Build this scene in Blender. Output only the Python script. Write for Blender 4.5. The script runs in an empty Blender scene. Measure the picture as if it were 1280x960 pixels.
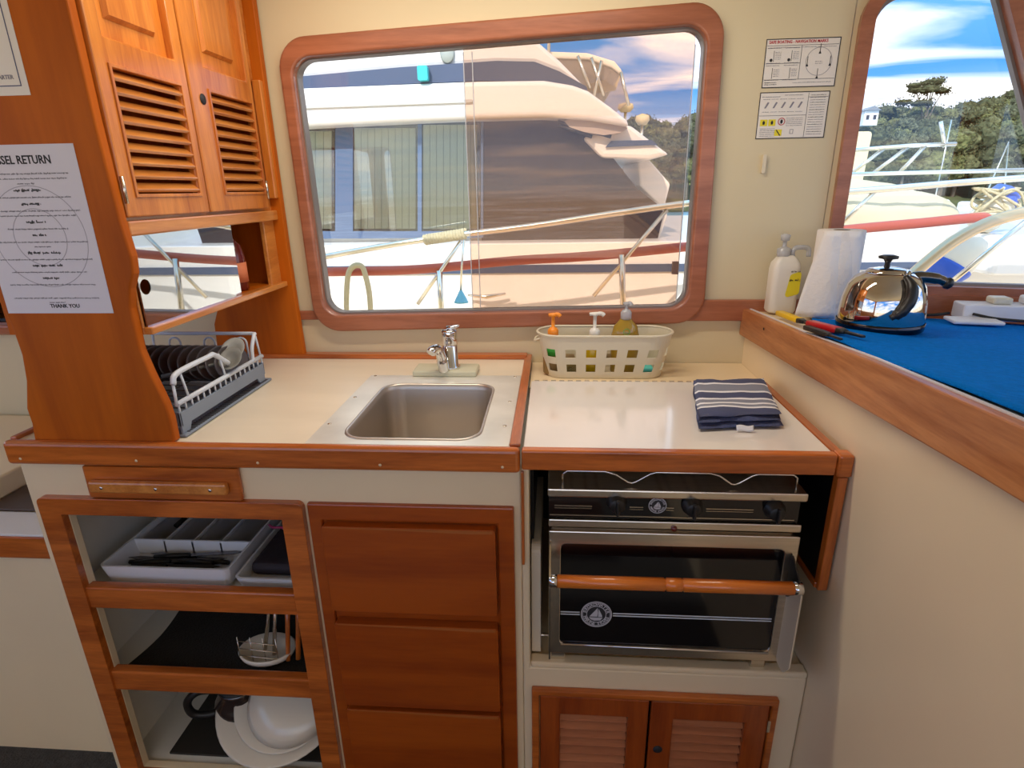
import bpy, bmesh, math, random
from math import sin, cos, pi, radians
from mathutils import Vector, Matrix, noise
random.seed(7)
S = bpy.context.scene
COL = S.collection
V = Vector

# ------------------------------------------------------------------ camera
F = 718.8
YAW, PITCH, ROLL = -.0746, .32565, -.016658
cy_, sy_, cp_, sp_, cr_, sr_ = cos(YAW), sin(YAW), cos(PITCH), sin(PITCH), cos(ROLL), sin(ROLL)
FW = V((sy_*cp_, cy_*cp_, -sp_))
R0 = V((cy_, -sy_, 0)); U0 = R0.cross(FW)
RT = cr_*R0+sr_*U0; UP = -sr_*R0+cr_*U0
CP = V((0, 0, 1.35))
cam_d = bpy.data.cameras.new('camera'); cam = bpy.data.objects.new('camera', cam_d); COL.objects.link(cam)
M = Matrix.Identity(4)
for i in range(3):
    M[i][0] = RT[i]; M[i][1] = UP[i]; M[i][2] = -FW[i]; M[i][3] = CP[i]
cam.matrix_world = M
cam_d.sensor_width = 36; cam_d.lens = F/1280*36; cam_d.clip_start = .02; cam_d.clip_end = 2000
S.camera = cam

# measured points: where a sight line meets a real plane of the place
def ray(px, py): return FW+RT*((px-640)/F)-UP*((py-480)/F)
def az(px, py, z): d = ray(px, py); return CP+d*((z-CP.z)/d.z)
def ax(px, py, x): d = ray(px, py); return CP+d*((x-CP.x)/d.x)
def ay(px, py, y): d = ray(px, py); return CP+d*((y-CP.y)/d.y)
def apl(px, py, P, N): d = ray(px, py); return CP+d*((V(P)-CP).dot(V(N))/d.dot(V(N)))

# ------------------------------------------------------------------ materials
def srgb(r, g, b):
    f = lambda c: (c/255/12.92 if c/255 <= .04045 else ((c/255+.055)/1.055)**2.4)
    return (f(r), f(g), f(b), 1)
def mat(name, col, rough=.5, metal=0, coat=0, noise_amt=0, nscale=8, bump=0, bscale=60, spec=.5, trans=0, stretch=(1, 1, 1), emit=None, sheen=0):
    m = bpy.data.materials.new(name); m.use_nodes = True
    nt = m.node_tree; b = nt.nodes['Principled BSDF']
    b.inputs['Base Color'].default_value = col
    b.inputs['Roughness'].default_value = rough; b.inputs['Metallic'].default_value = metal
    b.inputs['Coat Weight'].default_value = coat; b.inputs['Coat Roughness'].default_value = .12
    b.inputs['Specular IOR Level'].default_value = spec
    b.inputs['Transmission Weight'].default_value = trans
    b.inputs['Sheen Weight'].default_value = sheen
    tc = nt.nodes.new('ShaderNodeTexCoord'); mp = nt.nodes.new('ShaderNodeMapping')
    mp.inputs['Scale'].default_value = stretch
    nt.links.new(tc.outputs['Object'], mp.inputs[0])
    if noise_amt:
        n = nt.nodes.new('ShaderNodeTexNoise'); n.inputs['Scale'].default_value = nscale; n.inputs['Detail'].default_value = 6
        nt.links.new(mp.outputs[0], n.inputs['Vector'])
        r = nt.nodes.new('ShaderNodeValToRGB'); r.color_ramp.elements[0].position = .3; r.color_ramp.elements[1].position = .7
        c = V(col[:3]); r.color_ramp.elements[0].color = (*(c*(1-noise_amt)), 1); r.color_ramp.elements[1].color = (*[min(1, k) for k in c*(1+noise_amt*.6)], 1)
        nt.links.new(n.outputs['Fac'], r.inputs[0]); nt.links.new(r.outputs[0], b.inputs['Base Color'])
    if bump:
        n2 = nt.nodes.new('ShaderNodeTexNoise'); n2.inputs['Scale'].default_value = bscale; n2.inputs['Detail'].default_value = 4
        nt.links.new(mp.outputs[0], n2.inputs['Vector'])
        bp = nt.nodes.new('ShaderNodeBump'); bp.inputs['Strength'].default_value = bump; bp.inputs['Distance'].default_value = .01
        nt.links.new(n2.outputs['Fac'], bp.inputs['Height']); nt.links.new(bp.outputs[0], b.inputs['Normal'])
    if emit:
        b.inputs['Emission Color'].default_value = col; b.inputs['Emission Strength'].default_value = emit
    return m
def wood(name, dark, light, axis, rough=.3, coat=.6, k=1.):
    """grain stretched along axis 0 x, 1 y, 2 z"""
    m = bpy.data.materials.new(name); m.use_nodes = True
    nt = m.node_tree; b = nt.nodes['Principled BSDF']; L = nt.links.new
    tc = nt.nodes.new('ShaderNodeTexCoord'); mp = nt.nodes.new('ShaderNodeMapping')
    sc = [9*k, 9*k, 9*k]; sc[axis] = .9*k; mp.inputs['Scale'].default_value = sc
    L(tc.outputs['Object'], mp.inputs[0])
    n = nt.nodes.new('ShaderNodeTexNoise'); n.inputs['Scale'].default_value = 3.2; n.inputs['Detail'].default_value = 8; n.inputs['Distortion'].default_value = .8
    L(mp.outputs[0], n.inputs['Vector'])
    n2 = nt.nodes.new('ShaderNodeTexNoise'); n2.inputs['Scale'].default_value = 28; n2.inputs['Detail'].default_value = 4
    L(mp.outputs[0], n2.inputs['Vector'])
    mx = nt.nodes.new('ShaderNodeMath'); mx.operation = 'MULTIPLY_ADD'; mx.inputs[1].default_value = .35
    L(n2.outputs['Fac'], mx.inputs[0]); L(n.outputs['Fac'], mx.inputs[2])
    r = nt.nodes.new('ShaderNodeValToRGB'); e = r.color_ramp.elements
    e[0].position = .42; e[0].color = dark; e[1].position = .85; e[1].color = light
    L(mx.outputs[0], r.inputs[0]); L(r.outputs[0], b.inputs['Base Color'])
    b.inputs['Roughness'].default_value = rough; b.inputs['Coat Weight'].default_value = coat; b.inputs['Coat Roughness'].default_value = .15
    bp = nt.nodes.new('ShaderNodeBump'); bp.inputs['Strength'].default_value = .06; bp.inputs['Distance'].default_value = .004
    L(mx.outputs[0], bp.inputs['Height']); L(bp.outputs[0], b.inputs['Normal'])
    return m
def glassmat(name, tint=(1, 1, 1, 1), refl=.12, dust=0, rough=.0, scratches=False):
    m = bpy.data.materials.new(name); m.use_nodes = True
    nt = m.node_tree; nt.nodes.clear(); L = nt.links.new
    o = nt.nodes.new('ShaderNodeOutputMaterial'); t = nt.nodes.new('ShaderNodeBsdfTransparent'); t.inputs[0].default_value = tint
    g = nt.nodes.new('ShaderNodeBsdfGlossy'); g.inputs['Roughness'].default_value = rough; g.inputs[0].default_value = (1, 1, 1, 1)
    fr = nt.nodes.new('ShaderNodeFresnel'); fr.inputs[0].default_value = 1.45
    mu = nt.nodes.new('ShaderNodeMath'); mu.operation = 'MULTIPLY'; mu.inputs[1].default_value = refl/.12; mu.use_clamp = True
    L(fr.outputs[0], mu.inputs[0])
    mix = nt.nodes.new('ShaderNodeMixShader'); L(mu.outputs[0], mix.inputs[0]); L(t.outputs[0], mix.inputs[1]); L(g.outputs[0], mix.inputs[2])
    last = mix
    if dust:
        d = nt.nodes.new('ShaderNodeBsdfDiffuse'); d.inputs[0].default_value = (.68, .58, .52, 1)
        tc = nt.nodes.new('ShaderNodeTexCoord')
        n = nt.nodes.new('ShaderNodeTexNoise'); n.inputs['Scale'].default_value = 3; n.inputs['Detail'].default_value = 5
        L(tc.outputs['Object'], n.inputs['Vector'])
        n2 = nt.nodes.new('ShaderNodeTexNoise'); n2.inputs['Scale'].default_value = 260; n2.inputs['Detail'].default_value = 2
        L(tc.outputs['Object'], n2.inputs['Vector'])
        r = nt.nodes.new('ShaderNodeValToRGB'); r.color_ramp.elements[0].position = .66; r.color_ramp.elements[0].color = (.45, .45, .45, 1); r.color_ramp.elements[1].position = .72; r.color_ramp.elements[1].color = (2, 2, 2, 1)
        L(n2.outputs['Fac'], r.inputs[0])
        m1 = nt.nodes.new('ShaderNodeMath'); m1.operation = 'MULTIPLY'; L(n.outputs['Fac'], m1.inputs[0]); L(r.outputs[0], m1.inputs[1])
        m2 = nt.nodes.new('ShaderNodeMath'); m2.operation = 'MULTIPLY'; m2.inputs[1].default_value = dust*2; m2.use_clamp = True; L(m1.outputs[0], m2.inputs[0])
        x2 = nt.nodes.new('ShaderNodeMixShader'); L(m2.outputs[0], x2.inputs[0]); L(last.outputs[0], x2.inputs[1]); L(d.outputs[0], x2.inputs[2]); last = x2
    L(last.outputs[0], o.inputs[0])
    return m
def stripes(name, stops, axis, period, off=0, rough=.9, bump=.3):
    """constant colour bands along one object axis; stops [(pos,col)...] over one period"""
    m = bpy.data.materials.new(name); m.use_nodes = True
    nt = m.node_tree; b = nt.nodes['Principled BSDF']; L = nt.links.new
    tc = nt.nodes.new('ShaderNodeTexCoord'); sx = nt.nodes.new('ShaderNodeSeparateXYZ'); L(tc.outputs['Object'], sx.inputs[0])
    a = nt.nodes.new('ShaderNodeMath'); a.operation = 'MULTIPLY_ADD'; a.inputs[1].default_value = 1/period; a.inputs[2].default_value = off
    L(sx.outputs[axis], a.inputs[0])
    fr = nt.nodes.new('ShaderNodeMath'); fr.operation = 'FRACT'; L(a.outputs[0], fr.inputs[0])
    r = nt.nodes.new('ShaderNodeValToRGB'); r.color_ramp.interpolation = 'CONSTANT'
    e = r.color_ramp.elements
    e[0].position = stops[0][0]; e[0].color = stops[0][1]; e[1].position = stops[1][0]; e[1].color = stops[1][1]
    for p, c in stops[2:]:
        q = e.new(p); q.color = c
    L(fr.outputs[0], r.inputs[0]); L(r.outputs[0], b.inputs['Base Color'])
    b.inputs['Roughness'].default_value = rough
    n2 = nt.nodes.new('ShaderNodeTexNoise'); n2.inputs['Scale'].default_value = 300; L(tc.outputs['Object'], n2.inputs['Vector'])
    bp = nt.nodes.new('ShaderNodeBump'); bp.inputs['Strength'].default_value = bump; bp.inputs['Distance'].default_value = .002
    L(n2.outputs['Fac'], bp.inputs['Height']); L(bp.outputs[0], b.inputs['Normal'])
    return m

W_D, W_L = srgb(144, 66, 16), srgb(208, 112, 42)
woodZ = wood('varnished teak grain upright', W_D, W_L, 2)
woodY = wood('varnished teak grain fore and aft', W_D, W_L, 1)
woodX = wood('varnished teak grain across', W_D, W_L, 0)
panelw = wood('varnished plywood panel', srgb(160, 74, 4), srgb(194, 98, 10), 2, k=.35, coat=0, rough=.55)
panelw.node_tree.nodes['Principled BSDF'].inputs['Specular IOR Level'].default_value = .2
doorw = wood('light varnished teak', srgb(176, 90, 26), srgb(220, 136, 54), 2, coat=.3)
doorwY = wood('light varnished teak across', srgb(176, 98, 36), srgb(220, 144, 68), 1)
drawerw = wood('dark varnished drawer wood', srgb(140, 56, 10), srgb(172, 80, 16), 0, k=.5, coat=.25)
framew = wood('window frame teak', srgb(142, 82, 54), srgb(176, 108, 76), 0, coat=.3)
sillw = wood('sill board teak', srgb(156, 88, 44), srgb(204, 136, 82), 1, coat=.2, rough=.42)
cream = mat('cream gelcoat', srgb(240, 218, 180), .4, noise_amt=.04, nscale=3, coat=.2)
cream_w = mat('cream wall lining', srgb(222, 206, 168), .55, noise_amt=.04, nscale=2)
inside = mat('cupboard inside paint', srgb(230, 226, 216), .6)
laminate = mat('beige laminate', srgb(238, 224, 200), .32, noise_amt=.07, nscale=2.5, stretch=(1, 4, 1))
lidm = mat('white lid laminate', srgb(236, 230, 224), .12, coat=.6)
steel = mat('brushed stainless steel', srgb(226, 216, 200), .26, 1, noise_amt=.12, nscale=10, stretch=(1, 14, 14))
sinkm = mat('satin sink steel', srgb(206, 196, 184), .38, .95, noise_amt=.06, nscale=5)
platem = mat('aged steel sink surround', srgb(234, 232, 222), .36, .3, noise_amt=.18, nscale=7)
chrome = mat('chrome', srgb(225, 225, 225), .07, 1)
kettlem = mat('polished kettle steel', srgb(214, 208, 200), .05, 1)
black = mat('black enamel', (.006, .005, .006, 1), .3)
blackg = mat('black oven glass', (.004, .003, .004, 1), .06, coat=.5)
blackp = mat('black plastic', (.012, .011, .011, 1), .4)
dark = mat('dark rubber mat', (.018, .014, .012, 1), .85, bump=.5, bscale=200)
whitep = mat('white plastic', srgb(228, 228, 232), .35)
creamp = mat('cream basket plastic', srgb(224, 214, 188), .4)
greyp = mat('grey rack plastic', srgb(130, 142, 158), .45)
dgreyp = mat('dark grey rack plastic', srgb(62, 58, 60), .5)
greym = mat('grey utensil plastic', srgb(124, 124, 118), .45)
whitem = mat('white coated wire', srgb(214, 222, 230), .3)
paper = mat('white paper', srgb(226, 222, 230), .7)
paperw = mat('laminated notice', srgb(236, 228, 216), .35)
ink = mat('black ink', (.02, .02, .025, 1), .7)
inkg = mat('grey ink', srgb(140, 136, 144), .7)
inkl = mat('faint grey ink', srgb(176, 172, 182), .7)
redink = mat('red ink', srgb(190, 50, 60), .7)
yellow = mat('yellow print', srgb(232, 214, 40), .5)
blue = mat('bright blue towelling', srgb(0, 122, 220), .95, spec=.08, noise_amt=.12, nscale=90, bump=.7, bscale=240)
orange = mat('orange pump plastic', srgb(250, 150, 40), .35)
yellowp = mat('yellow plastic', srgb(240, 196, 30), .35)
redp = mat('red plastic', srgb(190, 26, 30), .3)
green = mat('green label', srgb(70, 180, 60), .5)
aqua = mat('aqua sponge', srgb(90, 200, 190), .8)
liqy = mat('yellow soap', srgb(206, 172, 20), .15, trans=.2)
liqg = mat('amber soap', srgb(196, 160, 60), .08, trans=.35, coat=.5)
clearp = mat('clear cap plastic', srgb(220, 222, 226), .15, trans=.5)
darkred = mat('dark red bottle', srgb(104, 30, 26), .25, coat=.5)
salmon = mat('salmon label', srgb(222, 128, 84), .6)
ivory = mat('ivory china', srgb(226, 216, 200), .25, coat=.4)
smoke = mat('smoked glass jug', srgb(58, 44, 40), .08, trans=.3, coat=.5)
magenta = mat('magenta plastic', srgb(170, 40, 90), .4)
cushion = mat('brown bench vinyl', srgb(84, 68, 60), .6)
carpet = mat('dark grey cabin carpet', srgb(66, 64, 62), .95, bump=.8, bscale=150, noise_amt=.3, nscale=60)
glass = glassmat('window glass')
glass_t = glassmat('tinted dusty sliding pane', (.92, .78, .69, 1), dust=.07)
plexi = glassmat('acrylic sliding door', (.62, .56, .54, 1), refl=1.0, dust=.05)
seal = mat('grey window seal', srgb(140, 132, 126), .4, .3)
tn, twh, tg = srgb(74, 80, 112), srgb(232, 232, 238), srgb(132, 136, 152)
towelm = stripes('navy striped cotton', [(0, tn), (.17, twh), (.20, tg), (.25, twh), (.28, tg), (.35, twh), (.39, tn), (.53, twh), (.57, tg), (.74, twh), (.78, tn), (.94, twh), (.965, tn)], 1, .25, .50)

# ------------------------------------------------------------------ helpers
WL = {}
def obj(name, bm, m, parent=None, bevel=0, smooth=False, solid=0, sub=0, segs=2):
    me = bpy.data.meshes.new(name)
    bmesh.ops.recalc_face_normals(bm, faces=bm.faces)
    if parent is not None:
        bmesh.ops.translate(bm, verts=bm.verts, vec=-WL[parent])
    bm.to_mesh(me); bm.free()
    for k in (m if isinstance(m, (list, tuple)) else [m]): me.materials.append(k)
    if smooth:
        for p in me.polygons: p.use_smooth = True
    o = bpy.data.objects.new(name, me); COL.objects.link(o)
    if parent is not None: o.parent = parent; WL[o] = WL[parent]
    else:
        WL[o] = V((0, 0, 0))
    if solid:
        s = o.modifiers.new('solid', 'SOLIDIFY'); s.thickness = solid; s.offset = 0
    if bevel:
        b = o.modifiers.new('bevel', 'BEVEL'); b.width = bevel; b.segments = segs; b.limit_method = 'ANGLE'; b.angle_limit = radians(40)
        b.harden_normals = False
    if sub:
        s = o.modifiers.new('sub', 'SUBSURF'); s.levels = sub; s.render_levels = sub
    return o
def tag(o, label=None, cat=None, group=None, kind=None):
    if label: o['label'] = label
    if cat: o['category'] = cat
    if group: o['group'] = group
    if kind: o['kind'] = kind
    return o
def thing(name, loc, label, cat, group=None):
    o = bpy.data.objects.new(name, None); COL.objects.link(o); o.empty_display_size = .05
    o.location = loc; WL[o] = V(loc)
    return tag(o, label, cat, group)
def center(o):
    """put a single-mesh thing's origin at its base"""
    me = o.data; xs = [v.co for v in me.vertices]
    c = V(((min(v.x for v in xs)+max(v.x for v in xs))/2, (min(v.y for v in xs)+max(v.y for v in xs))/2, min(v.z for v in xs)))
    me.transform(Matrix.Translation(-c)); o.location = c; WL[o] = c
    return o
def struct(name, bm, m, **k):
    o = obj(name, bm, m, **k); o['kind'] = 'structure'; return o
def box(bm, x0, x1, y0, y1, z0, z1, rot=None, mi=0):
    vs = [bm.verts.new((x, y, z)) for x in (x0, x1) for y in (y0, y1) for z in (z0, z1)]
    if rot:
        c = V(((x0+x1)/2, (y0+y1)/2, (z0+z1)/2)); bmesh.ops.rotate(bm, verts=vs, cent=c, matrix=rot)
    for f in ((0, 1, 3, 2), (4, 6, 7, 5), (0, 4, 5, 1), (2, 3, 7, 6), (0, 2, 6, 4), (1, 5, 7, 3)):
        q = bm.faces.new([vs[i] for i in f]); q.material_index = mi
    return vs
def BX(*a, **k):
    bm = bmesh.new(); box(bm, *a, **k); return bm
def plate(loops, fn, nvec, t, bm=None, mi=0):
    """flat board with holes; loops in (u,v), fn maps to world, extruded by nvec*t"""
    own = bm is None
    b2 = bmesh.new()
    ed = []
    for lp in loops:
        vs = [b2.verts.new(fn(*p)) for p in lp]
        for i in range(len(vs)): ed.append(b2.edges.new((vs[i], vs[(i+1) % len(vs)])))
    bmesh.ops.triangle_fill(b2, use_beauty=True, use_dissolve=False, edges=ed, normal=V(nvec))
    r = bmesh.ops.extrude_face_region(b2, geom=list(b2.faces))
    nv = [g for g in r['geom'] if isinstance(g, bmesh.types.BMVert)]
    bmesh.ops.translate(b2, verts=nv, vec=V(nvec)*t)
    for f in b2.faces: f.material_index = mi
    if own: return b2
    me = bpy.data.meshes.new('tmp'); b2.to_mesh(me); b2.free(); bm.from_mesh(me); bpy.data.meshes.remove(me)
    return bm
XZ = lambda y: (lambda u, v: V((u, y, v)))
YZ = lambda x: (lambda u, v: V((x, u, v)))
XY = lambda z: (lambda u, v: V((u, v, z)))
def rect(a, b, c, d): return [(a, c), (b, c), (b, d), (a, d)]
def rnd(poly, r, n=6):
    """round the corners of a polygon"""
    out = []; N = len(poly)
    for i in range(N):
        p = V(poly[i]).to_2d(); a = V(poly[i-1]).to_2d(); b = V(poly[(i+1) % N]).to_2d()
        ri = r[i] if isinstance(r, (list, tuple)) else r
        if ri <= 0: out.append((p.x, p.y)); continue
        da = (a-p).normalized(); db = (b-p).normalized()
        ang = math.acos(max(-1, min(1, da.dot(db)))); t = min(ri/math.tan(ang/2), (a-p).length*.49, (b-p).length*.49); rr = t*math.tan(ang/2)
        c = p+(da+db).normalized()*(rr/sin(ang/2)); s = p+da*t; e = p+db*t
        a0 = math.atan2(s.y-c.y, s.x-c.x); a1 = math.atan2(e.y-c.y, e.x-c.x)
        while a1-a0 > pi: a1 -= 2*pi
        while a1-a0 < -pi: a1 += 2*pi
        for k in range(n+1):
            q = a0+(a1-a0)*k/n; out.append((c.x+rr*cos(q), c.y+rr*sin(q)))
    return out
def rrect(a, b, c, d, r, n=6): return rnd(rect(a, b, c, d), r, n)
def circ(cx, cy, r, n=20, r2=None): return [(cx+r*cos(2*pi*i/n), cy+(r2 or r)*sin(2*pi*i/n)) for i in range(n)]
def tube(bm, pts, r, n=8, closed=False, caps=True, mi=0):
    pts = [V(p) for p in pts]; N = len(pts); rings = []; prev = None
    for i, p in enumerate(pts):
        if closed: t = (pts[(i+1) % N]-pts[i-1])
        else: t = (pts[min(i+1, N-1)]-pts[max(i-1, 0)])
        t.normalize()
        if prev is None:
            a = V((0, 0, 1)) if abs(t.z) < .9 else V((1, 0, 0)); u = t.cross(a).normalized()
        else:
            u = (prev-t*prev.dot(t)).normalized()
        prev = u; w = t.cross(u); rr = r[i] if isinstance(r, (list, tuple)) else r
        rings.append([bm.verts.new(p+(u*cos(2*pi*k/n)+w*sin(2*pi*k/n))*rr) for k in range(n)])
    m = N if closed else N-1
    for i in range(m):
        A, B = rings[i], rings[(i+1) % N]
        for k in range(n):
            f = bm.faces.new((A[k], A[(k+1) % n], B[(k+1) % n], B[k])); f.smooth = True; f.material_index = mi
    if caps and not closed:
        for q in (rings[0][::-1], rings[-1]):
            f = bm.faces.new(q); f.material_index = mi
    return bm
def TB(pts, r, **k): return tube(bmesh.new(), pts, r, **k)
def curvept(pts, n=8):
    """Catmull-Rom through points"""
    P = [V(p) for p in pts]; P = [P[0]*2-P[1]]+P+[P[-1]*2-P[-2]]; out = []
    for i in range(1, len(P)-2):
        for k in range(n):
            t = k/n; a, b, c, d = P[i-1], P[i], P[i+1], P[i+2]
            out.append(.5*((2*b)+(c-a)*t+(2*a-5*b+4*c-d)*t*t+(3*b-a-3*c+d)*t**3))
    out.append(P[-2]); return out
def lathe(bm, prof, c, n=28, sx=1, sy=1, axis=None, mi=0, smooth=True):
    """prof [(r,z)]; about vertical axis through c, or about axis vector"""
    c = V(c); q = V((0, 0, 1)).rotation_difference(V(axis).normalized()).to_matrix() if axis else Matrix.Identity(3)
    rings = []
    for r, z in prof:
        if r < 1e-6: rings.append([bm.verts.new(c+q@V((0, 0, z)))])
        else: rings.append([bm.verts.new(c+q@V((r*sx*cos(2*pi*k/n), r*sy*sin(2*pi*k/n), z))) for k in range(n)])
    for A, B in zip(rings, rings[1:]):
        for k in range(n):
            a = A[k % len(A)], A[(k+1) % len(A)]; b = B[k % len(B)], B[(k+1) % len(B)]
            vs = []
            for v in (a[0], a[1], b[1], b[0]):
                if v not in vs: vs.append(v)
            if len(vs) >= 3:
                f = bm.faces.new(vs); f.smooth = smooth; f.material_index = mi
    return bm
def LT(*a, **k): return lathe(bmesh.new(), *a, **k)
def loft(bm, loops, closed_ends=False, smooth=True, mi=0):
    R = [[bm.verts.new(p) for p in lp] for lp in loops]; n = len(R[0])
    for A, B in zip(R, R[1:]):
        for k in range(n):
            f = bm.faces.new((A[k], A[(k+1) % n], B[(k+1) % n], B[k])); f.smooth = smooth; f.material_index = mi
    if closed_ends:
        bm.faces.new(R[0][::-1]); bm.faces.new(R[-1])
    return bm
def gridsurf(fn, nu, nv, bm=None, mi=0):
    bm = bm or bmesh.new()
    g = [[bm.verts.new(fn(i/nu, j/nv)) for j in range(nv+1)] for i in range(nu+1)]
    for i in range(nu):
        for j in range(nv):
            f = bm.faces.new((g[i][j], g[i+1][j], g[i+1][j+1], g[i][j+1])); f.smooth = True; f.material_index = mi
    return bm
def textmesh(s, size, Mx, ext=.0003, align='CENTER', sx=1.):
    """letters as a bmesh, placed by matrix Mx (x right, y up)"""
    c = bpy.data.curves.new('t', 'FONT'); c.body = s; c.size = size; c.extrude = ext; c.align_x = align; c.align_y = 'CENTER'; c.resolution_u = 2; c.offset = size*.018
    o = bpy.data.objects.new('t', c); COL.objects.link(o)
    bpy.context.view_layer.update()
    me = bpy.data.meshes.new_from_object(o)
    me.transform(Mx@Matrix.Diagonal((sx, 1, 1, 1)))
    bm = bmesh.new(); bm.from_mesh(me)
    bpy.data.objects.remove(o); bpy.data.curves.remove(c); bpy.data.meshes.remove(me)
    return bm
def addbm(dst, src):
    me = bpy.data.meshes.new('tmp'); src.to_mesh(me); src.free(); dst.from_mesh(me); bpy.data.meshes.remove(me)
def facing(x, y, z):
    """matrix: text on a plane facing the camera side (-Y)"""
    return Matrix.Translation((x, y, z))@Matrix.Rotation(pi/2, 4, 'X')
def copy_tree(o, parent=None, loc=None):
    c = o.copy(); COL.objects.link(c)
    if parent is not None: c.parent = parent
    if loc is not None: c.location = loc
    for ch in list(o.children): copy_tree(ch, c)
    return c

YF = .955                        # front face of the galley units
YW = 1.575                       # inner face of the side wall
# ------------------------------------------------------------------ setting
struct('floor', BX(-2.5, 1.75, -1.9, 1.6, -.04, 0), carpet)
struct('ceiling', BX(-2.5, 1.75, -1.9, 1.66, 1.95, 1.99), cream_w)
def P2(px, py, y): p = ay(px, py, y); return (p.x, p.z)
wout = [P2(398, 413, YW), P2(877, 402, YW), P2(906, 2, YW), P2(348, 50, YW)]
winn = [P2(409, 393, YW), P2(857, 384, YW), P2(884, 31, YW), P2(367, 74, YW)]
w_o = rnd(wout, .075, 10); w_i = rnd(winn, .05, 10)
w_h = rnd([P2(404, 401, YW), P2(866, 392, YW), P2(894, 20, YW), P2(357, 60, YW)], .06, 10)
w3o = rrect(-2.25, -1.33, .965, 1.72, .07); w3h = rrect(-2.235, -1.345, .98, 1.705, .06); w3i = rrect(-2.22, -1.36, .995, 1.69, .05)
struct('wall_back', plate([rect(-2.5, .686, 0, 1.95), w_h, w3h], XZ(YW), (0, 1, 0), .05), cream_w)
# forward part of the side wall, turned inwards towards the bow
A2 = radians(-10.6); D2 = V((cos(A2), sin(A2), 0)); N2 = V((D2.y, -D2.x, 0)); O2 = V((.70, YW, 0))
def s2(px, py):
    p = apl(px, py, O2, N2); return ((p-O2).dot(D2), p.z)
f2 = lambda u, v: O2+D2*u+V((0, 0, v))
def off(poly, d):
    c = V((sum(p[0] for p in poly)/len(poly), sum(p[1] for p in poly)/len(poly))); out = []
    N = len(poly)
    for i in range(N):
        p = V(poly[i]); a = V(poly[i-1]); b = V(poly[(i+1) % N])
        e1 = (p-a).normalized(); e2 = (b-p).normalized()
        n1 = V((e1.y, -e1.x)); n2 = V((e2.y, -e2.x)); q = (n1+n2); q = q/(q.dot(n1)+1e-9)
        out.append((p.x+q.x*d, p.y+q.y*d))
    return out
g2 = [s2(1041, 352), s2(1345, 362), s2(1254, 4), s2(1247, -22), s2(1097, -8)]
in2 = rnd(g2, [.02, .02, .05, .05, .06], 8)
out2 = rnd(off(g2, .030), [.02, .02, .06, .07, .09], 8); hol2 = rnd(off(g2, .015), [.02, .02, .05, .05, .07], 8)
struct('wall_back_forward', plate([[(-.012, .6), (1.05, .6), (1.05, 1.95), (-.012, 1.95)], hol2], f2, -N2, .05), cream_w)
struct('wall_left', plate([rect(-1.9, 1.6, 0, 1.95), rrect(-1.7, 1.35, 1.02, 1.86, .08)], YZ(-2.5), (-1, 0, 0), .05), doorw)
struct('wall_front', plate([rect(-1.9, 1.5, 0, 1.95), rrect(-1.7, 1.28, 1.05, 1.88, .08)], YZ(1.73), (1, 0, 0), .05), cream_w)
struct('wall_rear', plate([rect(-2.5, 1.75, 0, 1.95), rrect(-2.4, 1.6, .78, 1.90, .06)], XZ(-1.9), (0, -1, 0), .05), doorw)
struct('wall_right', plate([[(-1.3, 0), (YW, 0), (YW, 1.0), (1.3, 1.012), (.65, 1.055), (-1.3, 1.16)]], YZ(.524), (1, 0, 0), .016), cream)

def window(name, outer, inner, fn, nrm, m, t=.026, glasses=()):
    o = struct(name, plate([outer, inner], lambda u, v: fn(u, v)+V(nrm)*.022, -V(nrm), t+.022), m, bevel=.006, segs=3)
    return o
w1 = window('window_1', w_o, w_i, XZ(YW), (0, -1, 0), framew)
gi = rnd([P2(411, 391, YW), P2(855, 382, YW), P2(882, 34, YW), P2(369, 76, YW)], .045, 10)
obj('seal', plate([w_i, gi], XZ(YW+.002), (0, 1, 0), .03), seal, w1)
pz = [p[1] for p in gi]; z0, z1 = min(pz)+.0, max(pz)
# clear pane over the whole opening, tinted sliding pane in front of its larger part
g = obj('glass_pane', plate([w_h], XZ(YW+.034), (0, 1, 0), .002), glass, w1)
xs0 = ay(583, 200, YW).x; xs1 = ay(860, 200, YW).x
def clipx(poly, a, b):
    out = []
    for i in range(len(poly)):
        p, q = poly[i-1], poly[i]
        for lim, keep in ((None, None),): pass
        out.append(q)
    def cut(pl, f, lim, s):
        r = []
        for i in range(len(pl)):
            p, q = pl[i-1], pl[i]; ip = s*(p[0]-lim) >= 0; iq = s*(q[0]-lim) >= 0
            if ip != iq:
                t = (lim-p[0])/(q[0]-p[0]); r.append((lim, p[1]+(q[1]-p[1])*t))
            if iq: r.append(q)
        return r
    return cut(cut(poly, 0, a, 1), 0, b, -1)
tag(obj('sliding_pane', plate([clipx(w_h, xs0, xs1)], XZ(YW+.018), (0, 1, 0), .004), glass_t, w1), 'dusty pink tinted sliding pane')
bm = bmesh.new()
for xx in (xs0, xs0+.012+.01, xs1):
    box(bm, xx-.0012, xx+.0012, YW+.014, YW+.017, z0+.01, z1-.03)
obj('pane_edge', bm, clearp, w1)
q = ay(845, 335, YW)
obj('pane_catch', BX(q.x-.008, q.x+.008, YW+.006, YW+.018, q.z-.018, q.z+.016), mat('brown catch', srgb(120, 92, 78), .5), w1, bevel=.002)
w2 = window('window_2', out2, in2, f2, N2, framew, t=.02)
obj('glass_pane', plate([hol2], lambda u, v: f2(u, v)-N2*.03, -N2, .003), glass, w2)
obj('seal', plate([in2, rnd(off(g2, -.006), [.02, .02, .05, .05, .06], 8)], lambda u, v: f2(u, v)-N2*.012, -N2, .02), seal, w2)
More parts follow.
